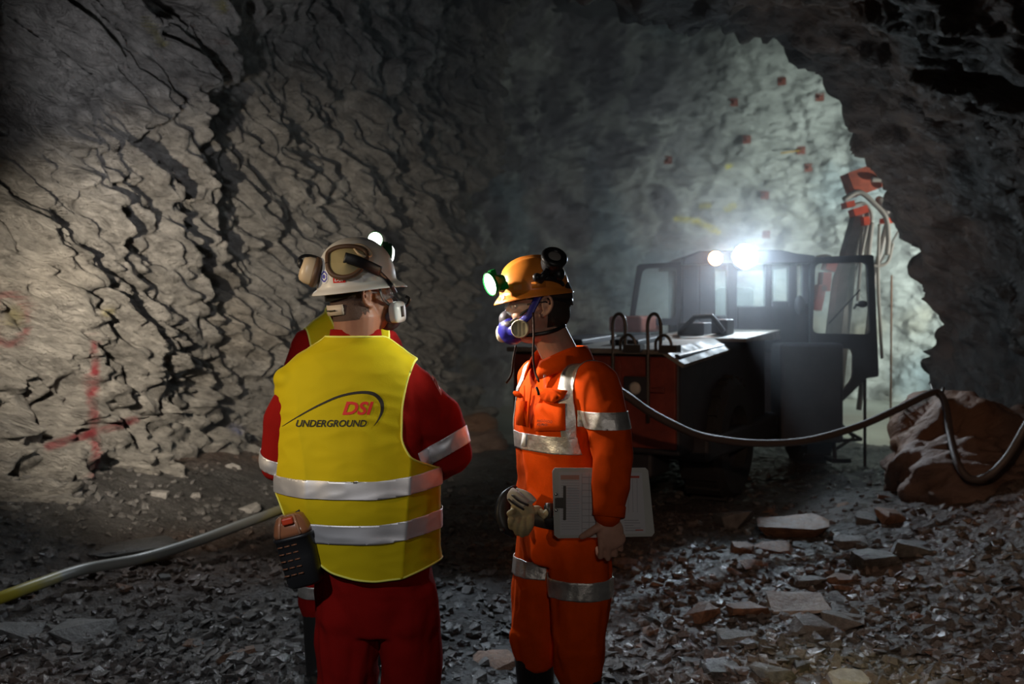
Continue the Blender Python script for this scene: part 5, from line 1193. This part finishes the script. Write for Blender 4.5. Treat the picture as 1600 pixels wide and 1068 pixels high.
# collar, placket, pocket, cuff, belt
bm = bmesh.new(); c_ = V3((0, -.012, 1.452)); n_ = 44; rr = []
for dz, rx, dr in ((-.01, .070, 0), (.018, .076, 0), (.040, .080, 0), (.044, .084, 0), (.034, .092, .004), (.012, .102, .010), (-.018, .112, .018), (-.020, .108, .018), (.008, .096, .008)):
    ring = []
    for k in range(n_):
        t = math.pi * 1.5 + (-1 + 2 * k / (n_ - 1)) * math.pi * .90 + math.pi; op = 1 + .0 * t
        fr_ = max(0, -math.sin(t)); drop = -.050 * fr_ ** 2
        ring.append(V3((c_.x + rx * math.cos(t) * (1 - .15 * fr_), c_.y + rx * math.sin(t) * 1.0 - .028 * fr_ ** 2, c_.z + dz + drop)))
    rr.append(ring)
rings_to_faces(bm, rr, False, False); o = Bf.part('collar', bm, M_orange_cloth); mod_solid(o, .003)
bm = bmesh.new(); rr = [] # front opening edges
for sg in (-1, 1):
    tube(bm, [bv for bv in [V3((sg * .02, -.150, 1.37)), V3((sg * .012, -.155, 1.30)), V3((.010, -.156, 1.24))]], .006, 8, flat=.5)
Bf.part('placket', bm, M_orange_cloth)
def patch(pts, nm, m, lift=.006, cuts=3, th=.004, parent=cb, label=None):
    o = print_poly(Bf, treeB, pts, m, parent, name=nm, lift=lift, cuts=cuts, label=label); o.data.polygons.foreach_set('use_smooth', [True] * len(o.data.polygons)); mod_solid(o, th, -1); return o
patch([(846, 609), (862, 608), (888, 612), (882, 622), (868, 630), (855, 627), (845, 618)], 'pocket_flap', M_orange_cloth, .009, 3, .007)
patch([(840, 630), (884, 630), (884, 672), (838, 673)], 'pocket', M_orange_cloth, .005, 3, .005)
bm = bmesh.new(); ell(bm, Bf.I @ at(809, 616, 3.20), (.018, .010, .009), Euler((0, .5, .6)).to_matrix()); Bf.part('pocket_flap', bm, M_orange_cloth, parent=cb)
bm = bmesh.new(); box(bm, Bf.I @ at(815, 645, 3.20), (.034, .020, .078)); Bf.part('pocket', bm, M_orange_cloth, parent=cb)
print_text(Bf, treeB, 'ANGLOGOLD', 843, 866, 655.5, 659.5, M_print_black, cb, slope=1.5, name='printed_text', lift=.0115); print_text(Bf, treeB, 'ASHANTI', 843, 858, 660.5, 664.3, M_print_black, cb, slope=1.0, name='printed_text', lift=.0115)
patch([(820, 676), (826, 676), (824, 697), (817, 697)], 'tape_label', M_print_white, .0095, 1, .002)
bm = bmesh.new(); tube(bm, [at(838, 604, 3.08), at(841, 612, 3.08), at(842, 617, 3.08)], .004, 6); bm2 = [setattr(v, 'co', Bf.I @ v.co) for v in bm.verts]; Bf.part('zip_pull', bm, M_black)
bm = bmesh.new(); hN = Bf.I @ at(851, 600, 3.085); tube(bm, [hN - V3((0, 0, .012)), hN + V3((0, 0, .03))], .0045, 8); Bf.part('pen', bm, M_clear)
bm = bmesh.new(); rings_to_faces(bm, [sell((0, 0, z), .160 + g, .122 + g, 56, 2.3) for z, g in ((.922, .004), (.922, .009), (.966, .009), (.966, .004))] , True, False); belt = Bf.part('belt', bm, M_black)
bm = bmesh.new(); box(bm, Bf.I @ at(858, 797, 3.11), (.018, .018, .045)); box(bm, Bf.I @ at(853, 792, 3.115), (.006, .01, .012)); Bf.part('belt_buckle', bm, M_steel_rail, parent=belt)
bm = bmesh.new(); lathe(bm, [(.044, -.02), (.049, -.018), (.050, .012), (.046, .02)], frame(w1.lerp(e1, .10), dirv(w1, e1)), 28, False); o = Bf.part('cuff', bm, M_orange_cloth); mod_solid(o, .004)
for a_ in (aL, aR):
    bm = bmesh.new(); tube(bm, [V3((a_.x, a_.y - .02, .462)), V3((a_.x, a_.y - .01, .3)), V3((a_.x, a_.y, .12)), V3((a_.x, a_.y, .06))], [.066, .060, .05, .05], 20); ell(bm, (a_.x, a_.y - .06, .045), (.048, .13, .045)); box(bm, (a_.x, a_.y - .05, .012), (.085, .26, .024)); Bf.part('boot', fuse(bm, .006, 3), M_boot)
# headgear
hatB, RB = hard_hat(Bf, HB @ Matrix.Translation((0, -.018, .004)), M_hat_orange, .87, tilt=math.radians(6), top=.158, label='dusty orange full brim hard hat', bw=.5, zb=.053); suspension(Bf, HB, .95); mask(Bf, HB, M_blue, M_mask_grey, M_cream, .0295, fx=(.066, -.068, -.068), fd=(.95, -.30, -.03)); glasses(Bf, HB, M_black)
treeHB = bvh_world(hatB, Bf.M)
PB = lambda *a: HB @ V3(a)
bm = bmesh.new(); tube(bm, smooth_path([PB(.058, -.085, -.062), PB(.079, -.045, -.030), PB(.081, -.028, .0), PB(.080, -.012, .03), PB(.078, .0, .05)], 20), .012, 8, flat=.22, up=(0, 0, 1)); Bf.part('blue_strap', bm, M_blue)
bm = bmesh.new(); tube(bm, smooth_path([PB(.05, -.085, -.092), PB(.068, -.03, -.088), PB(.072, .03, -.078), PB(.04, .075, -.062), PB(0, .085, -.055)], 20), .006, 8, flat=.3, up=(0, 0, 1)); tube(bm, smooth_path([PB(.045, -.10, -.05), PB(.072, -.05, -.012), PB(.080, -.02, .0)], 12), .004, 8, flat=.3, up=(0, 0, 1)); Bf.part('mask_strap', bm, M_black)
bm = bmesh.new(); tube(bm, smooth_path([bL(833, 488, 3.13), bL(834, 520, 3.12), bL(833, 555, 3.11), bL(836, 580, 3.10), bL(842, 596, 3.08)], 20), .0035, 6); tube(bm, smooth_path([bL(806, 540, 3.10), bL(802, 562, 3.08), bL(799, 585, 3.06), bL(791, 598, 3.05)], 20), .0055, 6, flat=.5); Bf.part('hanging_cord', bm, M_brown_strap)
dB = Bf.I.to_3x3() @ V3((-.82, -.52, -.30)); headlamp(Bf, bL(768, 443, 3.12), dB, .036, M_green, M_headglow, 5, .14, 75, (.95, 1, .9), V3((-1.0, 2.9, 1.1)), 'green headlamp, glowing white')
bm = bmesh.new(); tube(bm, [bL(776, 447, 3.13), bL(786, 452, 3.15)], .012, 8); Bf.part('lamp_bracket', bm, M_black)
# raised ear muff on the viewer's side, its grey pad outwards, and the far one
dm = Bf.I.to_3x3() @ V3((-.20, .72, -.66)); mu = ear_muff(Bf, bL(865, 405, 3.13), dm, (0, 0, 1), .036, .036, M_black, M_black, M_grey_foam, .052)
bm = bmesh.new(); tube(bm, smooth_path([bL(856, 424, 3.12), bL(848, 432, 3.11), bL(842, 440, 3.12)], 10), [.014, .012, .013], 8, flat=.5); ell(bm, bL(839, 433, 3.115), (.014, .014, .014)); ell(bm, bL(873, 428, 3.14), (.02, .02, .022)); Bf.part('muff_arm', bm, M_black)
bm = bmesh.new(); tube(bm, smooth_path([bL(840, 436, 3.12), bL(858, 434, 3.12), bL(876, 440, 3.15), bL(884, 452, 3.2)], 12), .008, 8, flat=.4); Bf.part('helmet_strap', bm, M_black)
print_poly(Bf, treeHB, [(784, 464), (788, 460), (788, 466), (784, 470)], M_print_white, hatB, name='sticker', cuts=1)
print_poly(Bf, treeHB, [(802, 446), (815, 444), (816, 452), (803, 454)], mat('pale_orange_sticker', (.85, .35, .12), .4), hatB, name='hat_slot', cuts=1)

# clipboard, held by the orange worker
Yb = 3.012
cbd = thing('clipboard', 'grey clipboard with printed forms held at the hip of the orange worker', 'clipboard', at(940, 838, Yb), 0)
def onboard(pts, y, th, nm, m, parent=None, rot=None):
    bm = bmesh.new(); o0 = V3(at(940, 838, Yb)); P = [at(p[0], p[1], Yb) - o0 for p in pts]
    a_ = [bm.verts.new(p + V3((0, y, 0))) for p in P]; b_ = [bm.verts.new(p + V3((0, y + th, 0))) for p in P]; n_ = len(P); bm.faces.new(a_); bm.faces.new(list(reversed(b_)))
    for i in range(n_): bm.faces.new((a_[i], a_[(i + 1) % n_], b_[(i + 1) % n_], b_[i]))
    o = obj(nm, bm, m, parent or cbd, smooth=False); return o
onboard([(867, 731), (1009, 731), (1013, 735), (1023, 832), (1019, 838), (872, 841), (866, 836), (863, 736)], .004, .004, 'board', mat('grey_fibreboard', (.52, .53, .50), .5, var=.1))
M_paper = mat('white_form_paper', (.60, .60, .62), .7); M_ink = mat('grey_form_ink', (.34, .34, .37), .8); M_ink_red = mat('red_form_ink', (.50, .10, .07), .8)
pap = onboard([(873, 737), (1003, 738), (1009, 833), (875, 836)], .0015, .0015, 'paper', M_paper)
for k in range(21): onboard([(877, 750 + k * 4), (905, 750 + k * 4), (905, 750.5 + k * 4), (877, 750.5 + k * 4)], .0008, .0006, 'ruled_line', M_ink, pap) if k < 20 else None
for x in (909, 920, 930): onboard([(x, 740), (x + .7, 740), (x + .7, 832), (x, 832)], .0008, .0006, 'ruled_line', M_ink, pap)
for k in range(9): onboard([(910, 745 + k * 10), (934, 745 + k * 10), (934, 745.8 + k * 10), (910, 745.8 + k * 10)], .0008, .0006, 'ruled_line', M_ink, pap)
for k, (a_, b_) in enumerate(((975, 998), (976, 1000), (976, 990), (977, 1001), (977, 995))): onboard([(a_, 812 + k * 4), (b_, 812 + k * 4), (b_, 813 + k * 4), (a_, 813 + k * 4)], .0008, .0006, 'ruled_line', M_ink, pap)
for x in (981, 988, 995): onboard([(x, 748), (x + .6, 748), (x + 1.5, 800), (x + .9, 800)], .0008, .0006, 'ruled_line', M_ink, pap)
onboard([(876, 742), (905, 742), (905, 749), (876, 749)], .0006, .0008, 'form_heading', mat('pale_red_ink', (.55, .30, .24), .8), pap); onboard([(976, 743), (999, 743), (999, 746.5), (976, 746.5)], .0006, .0008, 'form_heading', M_ink_red, pap); onboard([(993, 827), (1005, 827), (1005, 828.6), (993, 828.6)], .0006, .0008, 'form_heading', M_ink_red, pap)
bm = bmesh.new(); o0 = V3(at(940, 838, Yb)); q = lambda x, y, d=0: at(x, y, Yb) - o0 + V3((0, d, 0))
box(bm, q(874, 784, -.008), (.028, .014, .028)); box(bm, q(882, 784, -.010), (.008, .012, .100)); tube(bm, [q(882, 760, -.006), q(882, 810, -.006)], .004, 8); cl = obj('clip', bm, M_steel_rail, cbd, smooth=False); cl['label'] = 'dark metal spring clip'
for yy in (772, 797):
    bm = bmesh.new(); ell(bm, q(869, yy, .002), (.005, .004, .005)); obj('rivet', bm, mat('shiny_rivet', (.7, .7, .7), .25, metal=1), cbd)

# gloves hanging from his belt, pouch behind them
gl = thing('work_gloves', 'tan leather work gloves with striped cuffs tucked in the belt of the orange worker', 'gloves', at(812, 800, 3.12), 0)
g0 = V3(at(812, 800, 3.12)); G = lambda x, y, Y: at(x, y, Y) - g0
bm = bmesh.new(); ell(bm, G(817, 797, 3.10), (.040, .018, .035), Euler((0, .4, 0)).to_matrix())
for i, (a_, b_, c_2) in enumerate((((803, 800), (799, 812), (799, 823)), ((812, 802), (807, 818), (808, 832)), ((820, 804), (817, 822), (816, 835)), ((829, 803), (829, 818), (823, 832)))):
    tube(bm, smooth_path([G(a_[0], a_[1], 3.10), G(b_[0], b_[1], 3.08), G(c_2[0], c_2[1], 3.09)], 6), [.012, .0125, .010], 12, dome=True)
tube(bm, smooth_path([G(806, 796, 3.10), G(800, 799, 3.08), G(796, 802, 3.08)], 5), .010, 10, dome=True); obj('glove', fuse(bm, .0035, 3), M_leather, gl)
bm = bmesh.new(); tube(bm, [G(845, 800, 3.12), G(850, 806, 3.11), G(855, 800, 3.11)], .012, 10, dome=True); ell(bm, G(838, 796, 3.13), (.02, .014, .014)); obj('glove', bm, M_leather, gl)
bm = bmesh.new(); tube(bm, smooth_path([G(797, 770, 3.12), G(806, 780, 3.10), G(818, 792, 3.095)], 8), [.024, .028, .030], 16, flat=.5); tube(bm, smooth_path([G(806, 766, 3.12), G(822, 775, 3.10), G(832, 786, 3.10)], 8), [.012, .018, .020], 12, flat=.5)
cf = obj('cuff', fuse(bm, .0035, 3), mat('dirty_white_cloth', (.50, .47, .42), .8, var=.2), gl)
bm = bmesh.new(); tube(bm, smooth_path([G(794, 779, 3.085), G(804, 787, 3.075), G(819, 796, 3.075)], 8), .0035, 6); tube(bm, smooth_path([G(800, 773, 3.085), G(812, 783, 3.07), G(826, 789, 3.07)], 8), .0035, 6); obj('cuff_stripe', bm, M_black, cf)
bm = bmesh.new(); p0 = at(790, 800, 3.17)
tube(bm, smooth_path([V3(at(803, 765, 3.20)) - p0, V3(at(790, 778, 3.18)) - p0, V3(at(786, 800, 3.17)) - p0, V3(at(792, 822, 3.16)) - p0, V3(at(800, 832, 3.16)) - p0], 14), [.016, .024, .030, .026, .016], 14, dome=True, flat=.6); ell(bm, V3(at(785, 828, 3.14)) - p0, (.008, .008, .008))
o = obj('belt_pouch', bm, M_black, loc=p0); tag(o, 'black belt pouch hanging behind the gloves of the orange worker', 'pouch')

# self rescuer canister on the yellow vest worker's belt
rc0 = at(466, 856, 3.06); rs = thing('self_rescuer', 'black ribbed breathing canister with amber cap and red latch, below the yellow vest', 'rescue canister', rc0, 0)
RR = Euler((0, math.radians(-14), 0)).to_matrix(); 
def sr(bm_rows, nm, m, par=None, e=3.2):
    bm = bmesh.new(); rings = [[RR @ p for p in sell((0, 0, r[0]), r[1], r[2], 40, e)] for r in bm_rows]; rings_to_faces(bm, rings); return obj(nm, bm, m, par or rs)
sr([(-.112, .046, .038), (-.104, .054, .046), (-.02, .058, .050), (.036, .060, .052), (.038, .064, .056), (.046, .064, .056), (.048, .058, .05)], 'canister_body', M_black)
sr([(.048, .060, .052), (.060, .060, .052), (.085, .052, .046), (.104, .042, .036), (.110, .030, .026)], 'canister_cap', mat('amber_clear_plastic', (.34, .13, .06), .2, spec=.8, coat=.5))
bm = bmesh.new(); box(bm, RR @ V3((.002, -.048, .096)), (.034, .022, .020), RR); la = obj('latch', bm, mat('red_latch', (.65, .06, .02), .4), rs, smooth=False); mod_bevel(la, .004)
bm = bmesh.new()
for r_ in range(5):
    for c_2 in range(3): tube(bm, [RR @ V3((-.048 + c_2 * .022, -.047 - .004 * (c_2 > 0), .022 - r_ * .022)), RR @ V3((-.032 + c_2 * .022, -.052, .022 - r_ * .022))], .0022, 6)
obj('rib_row', bm, mat('copper_brown_plastic', (.25, .10, .05), .35), rs)
for dx in (-.035, .030):
    bm = bmesh.new(); tube(bm, [RR @ V3((dx, -.050, .05)), RR @ V3((dx * .8, -.046, .085)), RR @ V3((dx * .6, -.036, .108))], .005, 8); obj('cap_ridge', bm, mat('amber_ridge', (.5, .24, .14), .25), rs)
bm = bmesh.new(); tube(bm, smooth_path([RR @ V3((.02, .0, .10)), V3((.030, .03, .12)), V3((.035, .06, .125))], 8), .012, 8, flat=.3); obj('belt_strap', bm, M_black, rs)

# ================================================================== third worker, mostly hidden
Cf = Fig(-.685, 4.12, math.radians(20), 'person in red workwear and yellow vest facing the viewer, mostly hidden behind another')
HC = Matrix.Translation(Cf.L((-.672, 4.10, 1.69))) @ Matrix.Rotation(math.radians(12), 4, 'Z')
torC = [(.86, .175, .13), (.98, .19, .14), (1.10, .19, .14), (1.25, .20, .135), (1.38, .20, .115), (1.45, .19, .10), (1.50, .13, .085), (1.535, .07, .07), (1.55, .062, .062)]
s3, e3, w3 = V3((.19, 0, 1.41)), V3((.22, .02, 1.12)), V3((.15, -.20, 1.02)); s4, e4, w4 = V3((-.185, 0, 1.41)), V3((-.20, .03, 1.12)), V3((-.10, -.20, 1.04))
bm = bmesh.new(); head(bm, HC); tube(bm, [V3((0, .01, 1.44)), HC @ V3((0, .02, -.06))], .062, 20); core(bm, torC)
for s_, e_, w_, sg in ((s3, e3, w3, 1), (s4, e4, w4, -1)): limbs(bm, [s_, e_], [.046, .04]); limbs(bm, [e_, w_], [.038, .027]); hand(bm, w_, dirv(e_, w_), V3((-sg * .6, 0, -.8)), V3((-sg, 0, .2)), (.5, .6, .4))
for sg in (-1, 1): limbs(bm, [V3((sg * .09, 0, .92)), V3((sg * .11, -.02, .5)), V3((sg * .115, .01, .09))], [.07, .05, .04])
Cf.part('body', fuse(bm, .005, 2), M_skin)
bm = bmesh.new(); loft(bm, torC, 36)
for s_, e_, w_, sg in ((s3, e3, w3, 1), (s4, e4, w4, -1)): limbs(bm, [s_ - V3((sg * .03, 0, 0)), s_.lerp(e_, .5), e_], [.072, .072, .06]); limbs(bm, [e_, w_], [.058, .045])
for sg in (-1, 1): limbs(bm, [V3((sg * .09, 0, .90)), V3((sg * .11, -.02, .5)), V3((sg * .115, .0, .36))], [.10, .085, .080])
meC = fuse(bm, .008, 5); displace(meC, wrinkle_fn(.005, (8, 8, 6), 77)); cj = Cf.part('coverall', meC, M_red_cloth)
for sg in (-1, 1):
    tape_band(Cf, meC, [lambda P: P[:, 2] - .40, lambda P: .45 - P[:, 2], lambda P: sg * P[:, 0] - .003], cj, M_tape_worn)
    bm = bmesh.new(); tube(bm, [V3((sg * .113, -.0, .35)), V3((sg * .115, .01, .12)), V3((sg * .115, .01, .06))], [.07, .052, .05], 16); ell(bm, (sg * .115, -.05, .045), (.048, .13, .045)); Cf.part('boot', fuse(bm, .007, 3), M_boot)
bm = bmesh.new(); loft(bm, [(.88, .205, .155), (1.1, .215, .162), (1.3, .215, .152), (1.40, .205, .135), (1.47, .185, .115), (1.515, .14, .10), (1.55, .09, .088), (1.57, .085, .085)], 40); me = fuse(bm, .007, 6)
vc = clip(me, [lambda P: P[:, 2] - .90, lambda P: np.interp(P[:, 2], [.9, 1.12, 1.2, 1.35, 1.46, 1.6], [.4, .4, .17, .150, .165, .19]) - np.abs(P[:, 0]), lambda P: np.where(P[:, 2] > 1.46, np.hypot(P[:, 0], P[:, 1]) - .080, 1.0), lambda P: np.where((P[:, 1] < 0) & (P[:, 2] > 1.3), np.abs(P[:, 0]) - (P[:, 2] - 1.3) * .35, 1.0)])
vC = Cf.part('vest', vc.copy(), M_vest); mod_solid(vC, .003, -1); border_piping(Cf, vc, .004, M_piping, vC)
tape_band(Cf, vc, [lambda P: P[:, 2] - 1.02, lambda P: 1.07 - P[:, 2]], vC); tape_band(Cf, vc, [lambda P: P[:, 2] - .94, lambda P: .985 - P[:, 2]], vC)
hatC, RCm = hard_hat(Cf, HC, M_hat_white, .98, label='hard hat of the hidden worker'); mask(Cf, HC, M_mask_grey, M_mask_grey, M_mask_white, .030); glasses(Cf, HC, M_clear)
dC = Cf.I.to_3x3() @ V3((.30, -.95, -.02)); headlamp(Cf, Cf.at(586, 374, 4.0), dC, .030, M_green, M_headglow, 45, .14, 110, (.85, .94, 1), V3((.1, 3.3, 0)), 'green ringed headlamp, shining')
bm = bmesh.new(); tube(bm, [Cf.at(586, 386, 4.02), Cf.at(584, 396, 4.06)], .012, 8); Cf.part('lamp_bracket', bm, M_black)
